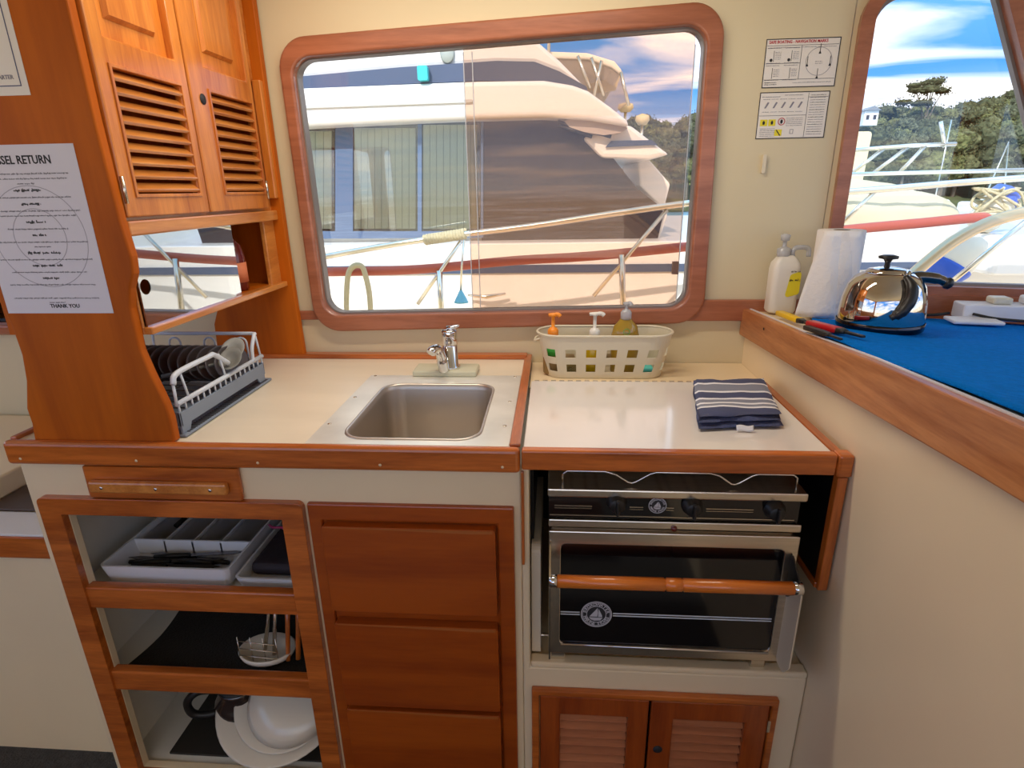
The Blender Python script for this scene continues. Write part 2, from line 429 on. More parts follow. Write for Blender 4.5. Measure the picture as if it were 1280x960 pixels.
# wooden bottom sill of window 2
pa = s2(1154, 365); pb = s2(1154, 397)
o = struct('trim_2', plate([[(.0, pb[1]-.06), (1.02, pb[1]-.06), (1.02, pa[1]-.004), (.0, pa[1]-.004)]], lambda u, v: f2(u, v)+N2*.03, -N2, .03), framew, bevel=.005)
w3 = window('window_3', w3o, w3i, XZ(YW), (0, -1, 0), framew)
obj('glass_pane', plate([w3h], XZ(YW+.03), (0, 1, 0), .003), glass, w3)
# rail at sill height either side of the window
a = ay(872, 374, YW); b = ay(952, 374, YW); c = ay(880, 400, YW)
struct('trim_3', BX(a.x-.04, .70, YW-.016, YW, c.z, a.z), framew, bevel=.003)
a = ay(376, 388, YW); c = ay(376, 399, YW)
struct('trim_4', BX(a.x-.02, a.x+.06, YW-.010, YW, c.z, a.z), framew, bevel=.002)
# ------------------------------------------------------------------ dash shelf on the right
def zd(x, y): return 1.034+.066*(1.57-y)-.04*(x-.54)
dash = thing('dash_shelf', (.9, .7, 1.0), 'cream dash shelf beside the galley with an oiled wooden front board', 'shelf')
loop = [(.529, -1.3), (1.7, -1.3), (1.7, 1.37), (.705, 1.565), (.529, 1.565)]
bm = bmesh.new()
loft(bm, [[V((x, y, zd(x, y)-.03)) for x, y in loop], [V((x, y, zd(x, y)-.003)) for x, y in loop]], True, False)
obj('top', bm, cream, dash)
yb = [(1.57, 1.036, .966), (1.2, 1.058, .985), (.94, 1.079, 1.000), (.65, 1.095, 1.018), (.3, 1.112, 1.034), (-1.2, 1.18, 1.10)]
bm = bmesh.new()
loft(bm, [[V((.506, y, b)), V((.523, y, b)), V((.523, y, t+.002)), V((.506, y, t+.002))] for y, t, b in yb], True, False)
obj('front_board', bm, sillw, dash, bevel=.003)
bm = bmesh.new()
loft(bm, [[V((.5235, y, t-.006)), V((.5285, y, t-.006)), V((.5285, y, t+.003)), V((.5235, y, t+.003))] for y, t, b in yb], True, False)
obj('edge_strip', bm, whitep, dash)
q = ax(955, 411, .506)
obj('screw_hole', LT([(0, 0), (.003, 0), (.003, .001), (0, .001)], (.5055, q.y, q.z), axis=(-1, 0, 0), n=12), ink, dash)

# blue towelling sheet
def towl(u, v):
    y = -1.0+(1.515+1.0)*v; xr = 1.66 if y < 1.30 else 1.66-(y-1.3)*4.6
    xl = .530 if y < 1.19 else .530+(y-1.19)*.42
    x = xl+(xr-xl)*u
    yy = min(y, 1.575-.187*(x-.70)-.035)
    h = .006+.0035*noise.noise(V((x*7, yy*4, 0)))+.003*noise.noise(V((x*3+4, yy*11, 1)))
    return V((x, yy, zd(x, yy)+h))
bm = gridsurf(towl, 60, 110)
tag(center(obj('towelling_sheet', bm, blue, solid=.004)), 'bright blue towelling sheet covering the dash shelf', 'towel')

# ------------------------------------------------------------------ galley cabinet (left, under the sink)
gc = thing('galley_cabinet', (-.56, 1.2, 0), 'cream galley cabinet under the sink with open shelves and wooden drawers', 'cabinet')
sh_o = rect(-1.030, -.483, .02, .782); sh_i = rect(-.985, -.527, .035, .745)
obj('front_panel', plate([rect(-1.056, -.058, .0, .856), sh_i, rect(-.462, -.086, .03, .765)], XZ(YF+.006), (0, 1, 0), .02), cream, gc, bevel=.003)
bm = bmesh.new(); box(bm, -1.056, -1.04, YF+.026, 1.57, 0, .856); box(bm, -.074, -.058, YF+.026, 1.57, 0, .856)
box(bm, -1.04, -.074, YF+.026, 1.57, .0, .03); box(bm, -1.04, -.074, 1.50, 1.515, .03, .856); box(bm, -.50, -.488, YF+.026, 1.5, .03, .856)
obj('carcass', bm, inside, gc)
obj('shelf_frame', plate([rnd(sh_o, [0, 0, .012, .012], 4), sh_i], XZ(YF-.009), (0, 1, 0), .016), woodX, gc, bevel=.004)
for z in (.556, .330):
    bm = BX(-1.04, -.50, YF+.026, 1.5, z-.030, z-.018)
    s = obj('shelf', bm, inside, gc)
    obj('shelf_rail', BX(-.990, -.5265, YF-.004, YF+.020, z-.044, z+.010), woodX, s, bevel=.004)
obj('drawer_frame', plate([rect(-.475, -.072, .02, .780), rect(-.449, -.104, .035, .744)], XZ(YF-.004), (0, 1, 0), .012), drawerw, gc, bevel=.003)
bm = bmesh.new(); box(bm, -.449, -.104, YF+.004, YF+.016, .035, .744)
obj('drawer_divider', bm, drawerw, gc)
for za, zb in ((.540, .739), (.290, .509), (.040, .278)):
    d = obj('drawer', plate([rrect(-.446, -.107, za, zb, .006, 3)], XZ(YF-.018), (0, 1, 0), .021), drawerw, gc, bevel=.006, segs=3)
    obj('worn_edge', plate([[(-.440, zb-.0035), (-.30, zb-.005), (-.16, zb-.009), (-.112, zb-.008), (-.112, zb-.002), (-.440, zb-.0015)]], XZ(YF-.0184), (0, 1, 0), .002), mat('worn varnish', srgb(170, 96, 40), .5), d)
# pull-out board front
bm = plate([[(-.916, .853), (-.601, .853), (-.601, .784), (-.917, .784)]], XZ(YF-.006), (0, 1, 0), .012)
pb_ = obj('pull_out_board', bm, woodX, gc, bevel=.004)
a = ay(110, 597, YF-.02); b = ay(288, 612, YF-.02)
obj('handle', BX(-.900, -.622, YF-.020, YF-.006, .802, .826), doorwY, pb_, bevel=.004)
for px in (126, 194, 262):
    q = ay(px, 607+px*.014-1, YF-.02)
    obj('screw', LT([(0, 0), (.0035, 0), (.003, .0015), (0, .0015)], (q.x, YF-.0202, .814), axis=(0, -1, 0), n=10), chrome, pb_)
# ------------------------------------------------------------------ counter top
ct = thing('countertop', (-.56, 1.25, .9), 'beige laminate galley countertop with wooden edging around the sink', 'countertop')
hole = rrect(-.412, -.135, .985, 1.318, .045, 8)
obj('top', plate([rect(-1.056, -.062, YF+.006, 1.572), hole], XY(.900), (0, 0, -1), .03), laminate, ct)
bm = BX(-1.062, -.0585, YF-.012, YF+.008, .856, .905)
ft = obj('front_edge', bm, woodX, ct, bevel=.008, segs=3)
for px in (25, 170, 322, 475, 628):
    q = ay(px, 560+(px-25)*.02+12, YF-.012)
    obj('screw_plug', LT([(0, 0), (.003, 0), (.002, .001), (0, .0012)], (q.x, YF-.0121, .870), axis=(0, -1, 0), n=10), cream, ft)
obj('back_edge', BX(-1.05, -.072, 1.540, 1.572, .900, .913), woodX, ct, bevel=.003)
obj('side_edge', BX(-.079, -.0585, YF+.008, 1.572, .900, .908), woodY, ct, bevel=.003)
obj('end_edge', BX(-1.062, -1.048, YF+.008, 1.50, .895, .907), woodY, ct, bevel=.003)

# ------------------------------------------------------------------ sink and tap
sk = thing('sink', (-.27, 1.15, .72), 'square stainless steel sink let into the countertop below the window', 'sink')
sh = rrect(-.405, -.142, .992, 1.311, .045, 8)
obj('surround_plate', plate([[(-.468, YF+.010), (-.080, YF+.010), (-.080, 1.391), (-.468, 1.387)], sh], XY(.9005), (0, 0, 1), .0015), platem, sk, bevel=.0006)
loops = []
c2 = V((-.2735, 1.1515))
prof = [(1.045, .902), (1.04, .9045), (1.015, .905), (1.0, .902), (.985, .890), (.97, .80), (.95, .745), (.86, .728), (.4, .724), (.08, .722)]
for s, z in prof: loops.append([V((c2.x+(x-c2.x)*s, c2.y+(y-c2.y)*s, z)) for x, y in sh])
bm = bmesh.new(); loft(bm, loops, False); bm.faces.ensure_lookup_table()
obj('bowl', bm, sinkm, sk)
obj('drain', LT([(0, .0), (.012, .0), (.02, .003), (.024, .002), (.024, 0)], (-.27, 1.2, .723)), chrome, sk)
for x, y in ((-.455, 1.38), (-.455, 1.22), (-.455, 1.06), (-.095, 1.38), (-.095, 1.2), (-.095, 1.06)):
    obj('screw', LT([(0, 0), (.004, 0), (.004, .0008), (0, .0008)], (x, y, .902), n=10), steel, sk)
tp = thing('tap', (-.275, 1.41, .902), 'chrome mixer tap on a cream block behind the sink', 'tap')
obj('mounting_block', BX(-.357, -.193, 1.374, 1.448, .902, .917), mat('aged cream plastic', srgb(208, 204, 176), .4), tp, bevel=.004)
TX, TY = -.262, 1.405
obj('body', LT([(.0, 0), (.024, 0), (.024, .006), (.0195, .010), (.0190, .060), (.0175, .062), (.0195, .065), (.0195, .096), (.018, .101), (.0, .102)], (TX, TY, .917)), chrome, tp)
q = obj('lever', TB([(TX, TY, 1.018), (TX+.008, TY-.002, 1.023), (TX+.026, TY-.006, 1.030)], [.012, .006, .003]), chrome, tp)
sp = curvept([(TX-.014, TY-.022, .917), (TX-.016, TY-.027, .940), (TX-.019, TY-.033, .962), (TX-.024, TY-.042, .979), (TX-.032, TY-.056, .980), (TX-.036, TY-.064, .974)], 6)
obj('spout', TB(sp, [.015]*8+[.013]*8+[.0115]*9+[.012]*(len(sp)-25)), chrome, tp)

# ------------------------------------------------------------------ stove cabinet
sc = thing('stove_cabinet', (.23, 1.25, 0), 'cream moulded stove cabinet with an open bay for the oven and louvred cupboard below', 'cabinet')
obj('front_panel', plate([[(-.0575, 0), (.523, 0), (.523, .394), (-.0425, .394), (-.0425, .860), (-.0575, .860)], rect(-.022, .458, .02, .33)], XZ(YF+.004), (0, 1, 0), .02), cream, sc, bevel=.004)
obj('bay_floor', BX(-.0425, .523, YF+.024, 1.55, .385, .398), cream, sc)
obj('bay_lip', BX(-.0425, .523, YF+.003, YF+.032, .393, .408), cream, sc, bevel=.005, segs=3)
bm = bmesh.new(); box(bm, -.0425, .523, 1.535, 1.55, .398, .86); box(bm, -.0424, -.036, YF+.06, 1.53, .66, .858)
obj('heat_shield', bm, black, sc)
obj('bay_side', BX(-.0575, -.0427, YF+.024, 1.535, .398, .86), cream, sc)
# shelf well behind the lid
bm = bmesh.new(); box(bm, -.058, .523, 1.352, 1.573, .870, .883)
obj('rear_well', bm, cream, sc)
obj('cupboard_frame', plate([rect(-.040, .471, .0, .346), rect(-.024, .457, .02, .331)], XZ(YF-.010), (0, 1, 0), .014), woodX, sc, bevel=.003)
def slats_xz(x0, x1, z0, z1, y, n, m, par, ang=35, th=.006, name='louvres'):
    bm = bmesh.new(); st = (z1-z0)/n
    for i in range(n):
        zc = z0+(i+.5)*st; box(bm, x0, x1, y-.010, y+.010, zc-th/2, zc+th/2, rot=Matrix.Rotation(radians(ang), 3, 'X'))
    box(bm, x0, x1, y+.012, y+.014, z0, z1)
    return obj(name, bm, m, par, bevel=.0015)
for a, b, la, lb in ((-.022, .2080, .021, .165), (.2125, .455, .261, .409)):
    d = obj('cupboard_door', plate([rect(a, b, .024, .328), rect(la, lb, .06, .278)], XZ(YF-.006), (0, 1, 0), .014), wood('cupboard door wood', srgb(134, 52, 12), srgb(172, 80, 24), 2), sc, bevel=.003)
    slats_xz(la, lb, .062, .276, YF+.006, 9, wood('cupboard louvre wood', srgb(156, 84, 44), srgb(190, 114, 68), 0, coat=0, rough=.6), d, ang=38, th=.005)
    if a > 0:
        q = ay(822, 937, YF-.007)
        obj('finger_hole', LT([(0, .0), (.010, 0), (.010, .001), (0, .001)], (q.x, YF-.0062, q.z), axis=(0, -1, 0), n=18), ink, d)
        obj('hinge', BX(.452, .459, YF-.012, YF-.004, .262, .292), steel, d, bevel=.001)
# heat guards hanging each side of the bay
for x0, x1, zb, lab in ((.498, .5235, .628, 'right'), (-.055, -.0428, .632, 'left')):
    pass
hg = thing('heat_guard', (.51, 1.1, .62), 'black metal heat guard with a wooden front edge right of the oven', 'guard')
bm = plate([[(YF-.004, .860), (1.33, .860), (1.33, .626), (YF-.004, .626)]], YZ(.504), (1, 0, 0), .010)
obj('panel', bm, black, hg)
obj('edge_strip', BX(.5025, .520, YF-.012, YF+.006, .622, .860), woodZ, hg, bevel=.002)
obj('bottom_strip', BX(.499, .505, YF-.004, 1.33, .622, .634), woodY, hg, bevel=.002)
o = obj('bay_edge_strip', BX(-.0574, -.0520, YF-.005, YF+.004, .655, .856), woodZ, sc, bevel=.001)

# stove lid / work surface
ld = thing('stove_worktop', (.23, 1.15, .88), 'glossy white hinged worktop with wooden edging over the stove', 'worktop')
obj('board', BX(-.053, .4945, YF+.008, 1.350, .886, .9015), lidm, ld, bevel=.002)
obj('front_edge', BX(-.0555, .497, YF-.012, YF+.008, .864, .904), woodX, ld, bevel=.004, segs=3)
obj('side_edge', BX(.4945, .5125, YF+.008, 1.352, .872, .903), woodY, ld, bevel=.002)
obj('end_block', BX(.4975, .5235, YF-.016, YF+.014, .862, .905), woodX, ld, bevel=.005, segs=3)
bm = bmesh.new()
for i in range(26): box(bm, -.045+i*.0205, -.033+i*.0205, 1.3505, 1.354, .889, .9025)
obj('hinge', bm, steel, ld)

# ------------------------------------------------------------------ oven
ov = thing('marine_stove', (.228, 1.17, .44), 'stainless marine stove with a black glass oven door and wooden handle bar', 'stove')
obj('body', BX(.0, .452, YF+.012, 1.36, .450, .806), steel, ov, bevel=.003)
obj('top_rim', BX(-.008, .461, YF-.006, 1.37, .807, .824), steel, ov, bevel=.003)
cp = obj('control_panel', BX(-.006, .452, YF+.002, YF+.012, .7605, .8065), blackg, ov)
bm = bmesh.new(); box(bm, -.004, .445, YF+.0006, YF+.002, .7645, .766)
for a, b in ((.005, .075), (.145, .170), (.212, .226), (.285, .370)):
    box(bm, a, b, YF+.0006, YF+.002, .7845, .786); box(bm, a, b, YF+.0006, YF+.002, .780, .7808)
obj('trim_line', bm, steel, cp)
def kn(px, py): q = ay(px, py, YF-.02); return q
for px, py in ((772, 634), (868, 639), (973, 644)):
    q = kn(px, py); k = obj('knob', LT([(0, 0), (.019, 0), (.019, .004), (.0155, .006), (.0145, .020), (.012, .022), (0, .022)], (q.x, YF+.002, q.z), axis=(0, -1, 0)), blackp, ov)
    obj('grip', BX(q.x-.003, q.x+.003, YF-.028, YF-.018, q.z-.016, q.z+.014), blackp, k, bevel=.002)
def badge(par, cx, cz, y, r, full):
    b = obj('badge', LT([(0, 0), (r, 0), (r, .0008), (r*.94, .0010), (0, .0010)], (cx, y, cz), axis=(0, -1, 0), n=40), ink, par)
    wh = mat('silver print', srgb(196, 196, 204), .4)
    bm = bmesh.new(); yy = y-.0012
    def ring(r0, r1):
        plate([circ(cx, cz, r1, 40), circ(cx, cz, r0, 40)], XZ(yy), (0, -1, 0), .0003, bm=bm)
    ring(r*.92, r); ring(r*.60, r*.64) if full else None; ring(r*.86, r*.89) if full else None
    k = r*.58
    plate([[(cx-.75*k, cz-.30*k), (cx+.12*k, cz+.85*k), (cx+.18*k, cz+.2*k), (cx+.10*k, cz-.32*k)]], XZ(yy), (0, -1, 0), .0003, bm=bm)
    plate([[(cx+.20*k, cz-.35*k), (cx+.24*k, cz+.75*k), (cx+.62*k, cz-.1*k), (cx+.66*k, cz-.35*k)]], XZ(yy), (0, -1, 0), .0003, bm=bm)
    plate([[(cx-.80*k, cz-.42*k), (cx+.70*k, cz-.45*k), (cx+.45*k, cz-.80*k), (cx-.2*k, cz-.86*k), (cx-.6*k, cz-.7*k)]], XZ(yy), (0, -1, 0), .0003, bm=bm)
    obj('emblem', bm, wh, b)
    bm = bmesh.new()
    def arc(s, a0, a1, flip):
        for i, ch in enumerate(s):
            if ch == ' ': continue
            a = radians(a0+(a1-a0)*i/(len(s)-1)); rr = r*.75
            m = Matrix.Translation((cx+rr*cos(a), yy, cz+rr*sin(a)))@Matrix.Rotation(-(a-pi/2 if not flip else a+pi/2), 4, 'Y')@Matrix.Rotation(pi/2, 4, 'X')
            addbm(bm, textmesh(ch, r*.30, m))
    arc('BROADWATER', 165, 15, False); arc('MARINE STOVES', 200, 340, True)
    obj('lettering', bm, wh, b)
q = ay(822, 632, YF); badge(ov, q.x, q.z, YF+.0015, .0165, False)
obj('middle_rail', BX(-.006, .4585, YF-.004, YF+.012, .742, .758), steel, ov, bevel=.002)
q = ay(842, 659, YF); obj('igniter_button', LT([(0, 0), (.006, 0), (.005, .004), (0, .005)], (q.x, YF-.004, q.z), axis=(0, -1, 0), n=16), darkred, ov)
dr = obj('oven_door', plate([rect(-.005, .459, .444, .734), rrect(.018, .435, .468, .706, .012, 4)], XZ(YF-.006), (0, 1, 0), .014), steel, ov, bevel=.002)
obj('door_glass', BX(.014, .439, YF-.003, YF+.003, .464, .710), blackg, dr)
obj('lower_bead', TB([(.020, YF-.006, .467), (.433, YF-.006, .465)], .003), chrome, dr)
q = ay(745.4, 767.8, YF-.004); BXc, BZc = q.x, q.z
bm = bmesh.new()
for dz in (.0, .0055):
    for a, b in ((.019, BXc-.033), (BXc+.033, .431)):
        box(bm, a, b, YF-.0036, YF-.003, BZc-.004+dz, BZc-.0015+dz)
obj('pinstripe', bm, whitem, dr)
badge(dr, BXc, BZc, YF-.003, .031, True)
HZ, HY = .6585, .900
obj('handle_bar', TB([(.012, HY, HZ), (.207, HY, HZ), (.2075, HY, HZ), (.2105, HY, HZ), (.211, HY, HZ), (.238, HY, HZ), (.2385, HY, HZ), (.2415, HY, HZ), (.242, HY, HZ), (.436, HY, HZ)], [.0122, .0125, .0108, .0108, .0125, .0125, .0108, .0108, .0125, .0122], n=20), wood('handle bar wood', srgb(184, 88, 14), srgb(222, 124, 40), 0), dr)
for x0, x1 in ((-.004, .012), (.436, .452)):
    obj('handle_cap', TB([(x0, HY, HZ), (x1, HY, HZ)], .0115, n=20), chrome, dr)
obj('handle_bracket', plate([rnd([(HY-.008, HZ-.012), (HY-.008, HZ+.012), (YF-.006, .715), (YF-.006, .452), (HY+.020, .452)], .006, 3)], YZ(-.004), (1, 0, 0), .003), steel, dr)
obj('handle_bracket', plate([rnd([(HY+.002, HZ+.010), (YF-.006, .70), (YF-.006, .60), (HY+.002, HZ-.010)], .004, 3)], YZ(.447), (1, 0, 0), .003), blackp, dr)
obj('side_arm', plate([rnd([(HY-.006, HZ-.006), (YF-.006, HZ-.006), (YF-.006, .448), (HY+.018, .448), (HY-.006, .48)], .012, 4)], YZ(.450), (1, 0, 0), .003), mat('side arm painted reflection', srgb(214, 196, 166), .6), dr, bevel=.001)  # cream reflected in the steel arm is painted in as a matte colour
# pan rail on top
bm = bmesh.new(); yr = YF+.012; zt = .853
def prail(y):
    pts = [(.020, y, .824), (.020, y, zt-.008), (.028, y, zt)]
    pts += [(.098, y, zt), (.118, y, zt-.006), (.140, y, .832), (.148, y, .830), (.156, y, .833), (.180, y, zt-.004), (.192, y, zt)]
    pts += [(.290, y, zt), (.306, y, zt-.005), (.328, y, .832), (.334, y, .831), (.342, y, .834), (.365, y, zt-.003), (.375, y, zt)]
    pts += [(.436, y, zt), (.444, y, zt-.006), (.445, y, .824)]
    return pts
tube(bm, prail(yr), .0024, n=8); tube(bm, prail(1.33), .0024, n=8)
for x in (.038, .066, .088, .21, .228, .262, .285, .387, .41, .43): tube(bm, [(x, yr-.002, zt+.002), (x, 1.33, zt+.002)], .002, n=6)
obj('pan_rail', bm, chrome, ov)
for x in (.12, .33): obj('burner', LT([(.0, 0), (.045, 0), (.045, .008), (.03, .012), (0, .012)], (x, 1.17, .824)), blackp, ov)
obj('gimbal_pin', TB([(-.034, YF+.035, .452), (.0, YF+.035, .452)], .004), steel, ov)
for x in (.0, .41):
    obj('foot', BX(x, x+.03, YF+.015, 1.3, .398, .450), steel, ov, bevel=.002)
o = obj('chopping_board', plate([rrect(.985, 1.30, .400, .672, .02, 5)], YZ(-.0405), (1, 0, 0), .019), mat('white chopping board plastic', srgb(232, 216, 188), .5), bevel=.002)
tag(center(o), 'off-white chopping board stood on edge left of the oven', 'chopping board')

# ------------------------------------------------------------------ wall cabinet (left)
XF = -.735
wc = thing('wall_cabinet', (-.87, 1.25, .9), 'varnished teak wall cabinet with louvred doors standing on the countertop beside the window', 'cabinet')
re = [P2(*p, .96) for p in ((219, 555), (212.5, 524), (206, 505), (187.5, 467.5), (175, 439), (170, 417.5), (162.5, 386), (162, 361), (166, 342.5), (163.5, 320.6), (150, 278), (118, 150))]
re = [(x, max(z, .9015)) for x, z in re]+[(re[-1][0]-.003, 1.90)]
le = [P2(*p, .96) for p in ((42.5, 550), (39, 529), (32.6, 511), (32, 476), (26.5, 444), (14, 408), (0, 380))]
le = [(x, max(z, .9015)) for x, z in le]+[(-1.03, 1.25), (-1.05, 1.90)]
obj('end_panel', plate([re+le[::-1]], XZ(.960), (0, 1, 0), .020), panelw, wc, bevel=.004, segs=3)
rb = [(ay(383, 449, 1.555).x, .9015), (ay(372, 380, 1.555).x, ay(372, 380, 1.555).z), (ay(360, 300, 1.555).x, ay(360, 300, 1.555).z), (ay(335, 120, 1.555).x, 1.62), (ay(319, 0, 1.555).x, 1.90)]
lb = [(x+.02, z) for x, z in le]
lb[0] = (-1.0, .9015)
lq = [(-.97, .9015), (-.965, 1.0), (-.94, 1.06), (-.95, 1.12), (-1.0, 1.2), (-1.03, 1.90)]
obj('end_panel', plate([rb+lq[::-1]], XZ(1.545), (0, 1, 0), .020), panelw, wc, bevel=.003)
zrt = 1.312
zrb = ax(160, 296, XF).z; zst = ax(176, 414, XF).z; zsb = ax(172, 425, XF).z
ypr = ax(338, 300, XF).y
obj('face_frame', plate([rect(.980, 1.545, zsb, 1.90), rect(.985, ypr, zst, zrb), rect(.99, 1.51, zrt+.01, 1.88)], YZ(XF-.012), (-1, 0, 0), .012), doorwY, wc, bevel=.002)
obj('lower_rail', BX(XF-.014, XF+.004, .980, 1.545, zsb, zst+.001), doorwY, wc, bevel=.003)
obj('upper_rail', BX(XF-.014, XF+.003, .980, 1.545, zrb, zrt-.003), doorwY, wc, bevel=.003)
bm = bmesh.new(); box(bm, -1.0, XF-.024, .98, 1.545, zsb, zsb+.012); box(bm, -1.0, XF-.024, .98, 1.545, zrb+.004, zrt); box(bm, -1.012, -1.0, .98, 1.545, zsb, 1.9); box(bm, -1.0, XF-.024, 1.53, 1.545, zsb, 1.9)
obj('carcass', bm, panelw, wc)
def px2(p): q = ax(p[0], p[1], XF); return (q.y, q.z)
def door(y0, y1, lou, pan, side):
    zt = 1.88
    L = [px2(p) for p in lou]; ly0 = (L[0][0]+L[3][0])/2; ly1 = (L[1][0]+L[2][0])/2; lz0 = (L[2][1]+L[3][1])/2; lz1 = (L[0][1]+L[1][1])/2
    Q = [px2(p) for p in pan]; py0, py1 = Q[0][0], Q[1][0]; pz = (Q[0][1]+Q[1][1])/2
    d = obj('door', plate([rect(y0, y1, zrt+.003, zt), rect(ly0, ly1, lz0, lz1), rect(py0, py1, pz, zt-.05)], YZ(XF+.004), (-1, 0, 0), .016), doorw, wc, bevel=.003)
    bm = plate([rect(py0-.002, py1+.002, pz-.002, zt-.05)], YZ(XF-.011), (-1, 0, 0), .003)
    yi0, yi1, zi = py0+.030, py1-.030, pz+.032
    A = [V((XF-.011, py0+.001, pz+.001)), V((XF-.011, py1-.001, pz+.001)), V((XF-.011, py1-.001, zt-.051)), V((XF-.011, py0+.001, zt-.051))]
    g_ = .006
    B = [V((XF-.0105, yi0, zi)), V((XF-.0105, yi1, zi)), V((XF-.0105, yi1, zt-.08)), V((XF-.0105, yi0, zt-.08))]
    C2 = [V((XF-.003, yi0+g_, zi+g_)), V((XF-.003, yi1-g_, zi+g_)), V((XF-.003, yi1-g_, zt-.08-g_)), V((XF-.003, yi0+g_, zt-.08-g_))]
    vb = [bm.verts.new(p) for p in B]; vc = [bm.verts.new(p) for p in C2]
    for i in range(4): bm.faces.new((vb[i], vb[(i+1) % 4], vc[(i+1) % 4], vc[i]))
    bm.faces.new(vc)
    obj('raised_panel', bm, doorw, d)
    bm = bmesh.new(); n = 9; st = (lz1-lz0)/n
    for i in range(n):
        zc = lz0+(i+.5)*st; box(bm, XF-.013, XF+.007, ly0, ly1, zc-.0035, zc+.0035, rot=Matrix.Rotation(radians(38), 3, 'Y'))
    obj('louvres', bm, doorwY, d, bevel=.0015)
    obj('louvre_bead', plate([rect(ly0-.006, ly1+.006, lz0-.006, lz1+.006), rect(ly0, ly1, lz0, lz1)], YZ(XF+.007), (-1, 0, 0), .004), doorw, d, bevel=.001)
    hy = y0+.001 if side < 0 else y1-.001
    for hz in (1.36, 1.80):
        obj('hinge', TB([(XF+.006, hy, hz-.022), (XF+.006, hy, hz+.022)], .0035), steel, d)
    return d
d1 = door(.983, 1.232, ((134, 83), (222.5, 108), (247.5, 242), (170, 242)), ((125, 44), (216, 75)), -1)
d2 = door(1.238, 1.500, ((258, 117), (312.5, 128), (328, 240), (282, 240)), ((251.5, 84), (306, 101)), 1)
q = ax(251, 124, XF)
obj('finger_hole', LT([(0, 0), (.0105, 0), (.0105, .001), (0, .001)], (XF+.0045, q.y, q.z), axis=(1, 0, 0), n=18), ink, d2)
# thin batten on the hinge side, next to the window
a = ax(325, 100, XF+.01); b = ax(352, 248, XF+.01)
obj('side_batten', BX(XF-.01, XF+.012, 1.530, 1.565, b.z, a.z), doorw, wc, bevel=.003)
# acrylic sliding panels
q = ax(173.7, 360, XF-.01)
obj('sliding_panel', plate([rect(.984, ax(296, 350, XF-.01).y-.02, zst, zrb), circ(q.y+.012, q.z, .014)], YZ(XF-.006), (-1, 0, 0), .003), plexi, wc)
obj('sliding_panel', plate([rect(1.2, ax(300, 340, XF-.01).y, zst, zrb)], YZ(XF-.0145), (-1, 0, 0), .003), plexi, wc)

# bottle standing inside the open end of the cabinet
q = ax(311, 352, XF-.05)
bt = thing('sauce_bottle', (XF-.065, 1.40, zsb+.012), 'dark red bottle with an orange label inside the cabinet shelf', 'bottle')
bx, by, bz = XF-.065, 1.40, zsb+.012
obj('body', LT([(0, 0), (.030, 0), (.034, .006), (.034, .085), (.028, .112), (.014, .128), (.012, .140), (0, .140)], (bx, by, bz), sy=.9), darkred, bt)
obj('label', LT([(.0345, .022), (.0348, .022), (.0348, .070), (.0345, .070)], (bx, by, bz), sy=.9), salmon, bt)
obj('cap', LT([(0, 0), (.013, 0), (.013, .018), (0, .018)], (bx, by, bz+.140)), blackp, bt)

# ------------------------------------------------------------------ papers
def sheet(name, pts, y, m): return plate([pts], XZ(y), (0, -1, 0), .0006)
YPp = .9596
zt_, zb_ = 1.433, 1.153; xr_, xl_ = -.781, -.981
nt = thing('notice_sheet', (-.881, YPp, zb_), 'white printed checklist sheet headed VESSEL RETURN taped to the wooden end panel', 'notice')
obj('paper_sheet', plate([rect(xl_, xr_, zb_, zt_)], XZ(YPp), (0, -1, 0), .0006), paper, nt)
ty = YPp-.0008; cxp = -.881
bm = bmesh.new(); addbm(bm, textmesh('VESSEL RETURN', .0185, facing(cxp-.001, ty, 1.409), sx=.86))
addbm(bm, textmesh('THANK YOU', .0095, facing(cxp+.012, ty, 1.166)))
obj('heading_lettering', bm, ink, nt)
random.seed(3)
def scribble(bm, x0, x1, z, h, y, word=(.004, .011)):
    x = x0
    while x < x1:
        w = min(random.uniform(*word)*1.6, x1-x); e_ = x+w
        while x < e_:
            lw = h*random.uniform(.25, .6); up_ = random.choice((0, 0, 0, .45)); dn = random.choice((0, 0, 0, 0, .4))
            box(bm, x, min(x+lw, e_), y-.0002, y, z-h*(.45+dn), z+h*random.choice((.1, .45, .45+up_))); x += lw+h*.16
        x += h*.55
bm = bmesh.new(); bmh = bmesh.new()
zz = 1.388
rows = [('t', .16), ('t', .15), ('t', .03), ('h', .05), ('t', .15), ('h', .035), ('t', .17), ('t', .15), ('h', .035), ('t', .11), ('h', .025), ('t', .17), ('t', .03), ('h', .06), ('t', .17), ('h', .055), ('t', .14), ('h', .03), ('t', .16), ('s', 0), ('t', .16), ('t', .03)]
for k, w in rows:
    if k == 's': zz -= .016; continue
    if k == 'h':
        zz -= .0025; scribble(bmh, cxp-w/2, cxp+w/2, zz, .0034, ty, (.005, .012)); zz -= .0115
    else:
        scribble(bm, cxp-w/2, cxp+w/2, zz, .0019, ty, (.003, .009)); zz -= .0078
obj('body_lettering', bm, inkg, nt); obj('subheading_lettering', bmh, ink, nt)
bm = bmesh.new()
for r in (.085, .048): plate([circ(cxp, 1.285, r, 48), circ(cxp, 1.285, r-.0012, 48)], XZ(ty+.0004), (0, -1, 0), .0003, bm=bm)
obj('watermark_rings', bm, inkl, nt)
cd = thing('framed_certificate', (-.93, YPp, 1.507), 'cream certificate with a dark ruled border at the top of the wooden end panel', 'notice')
obj('paper_sheet', plate([rect(-1.035, -.832, 1.505, 1.78)], XZ(YPp), (0, -1, 0), .0006), paperw, cd)
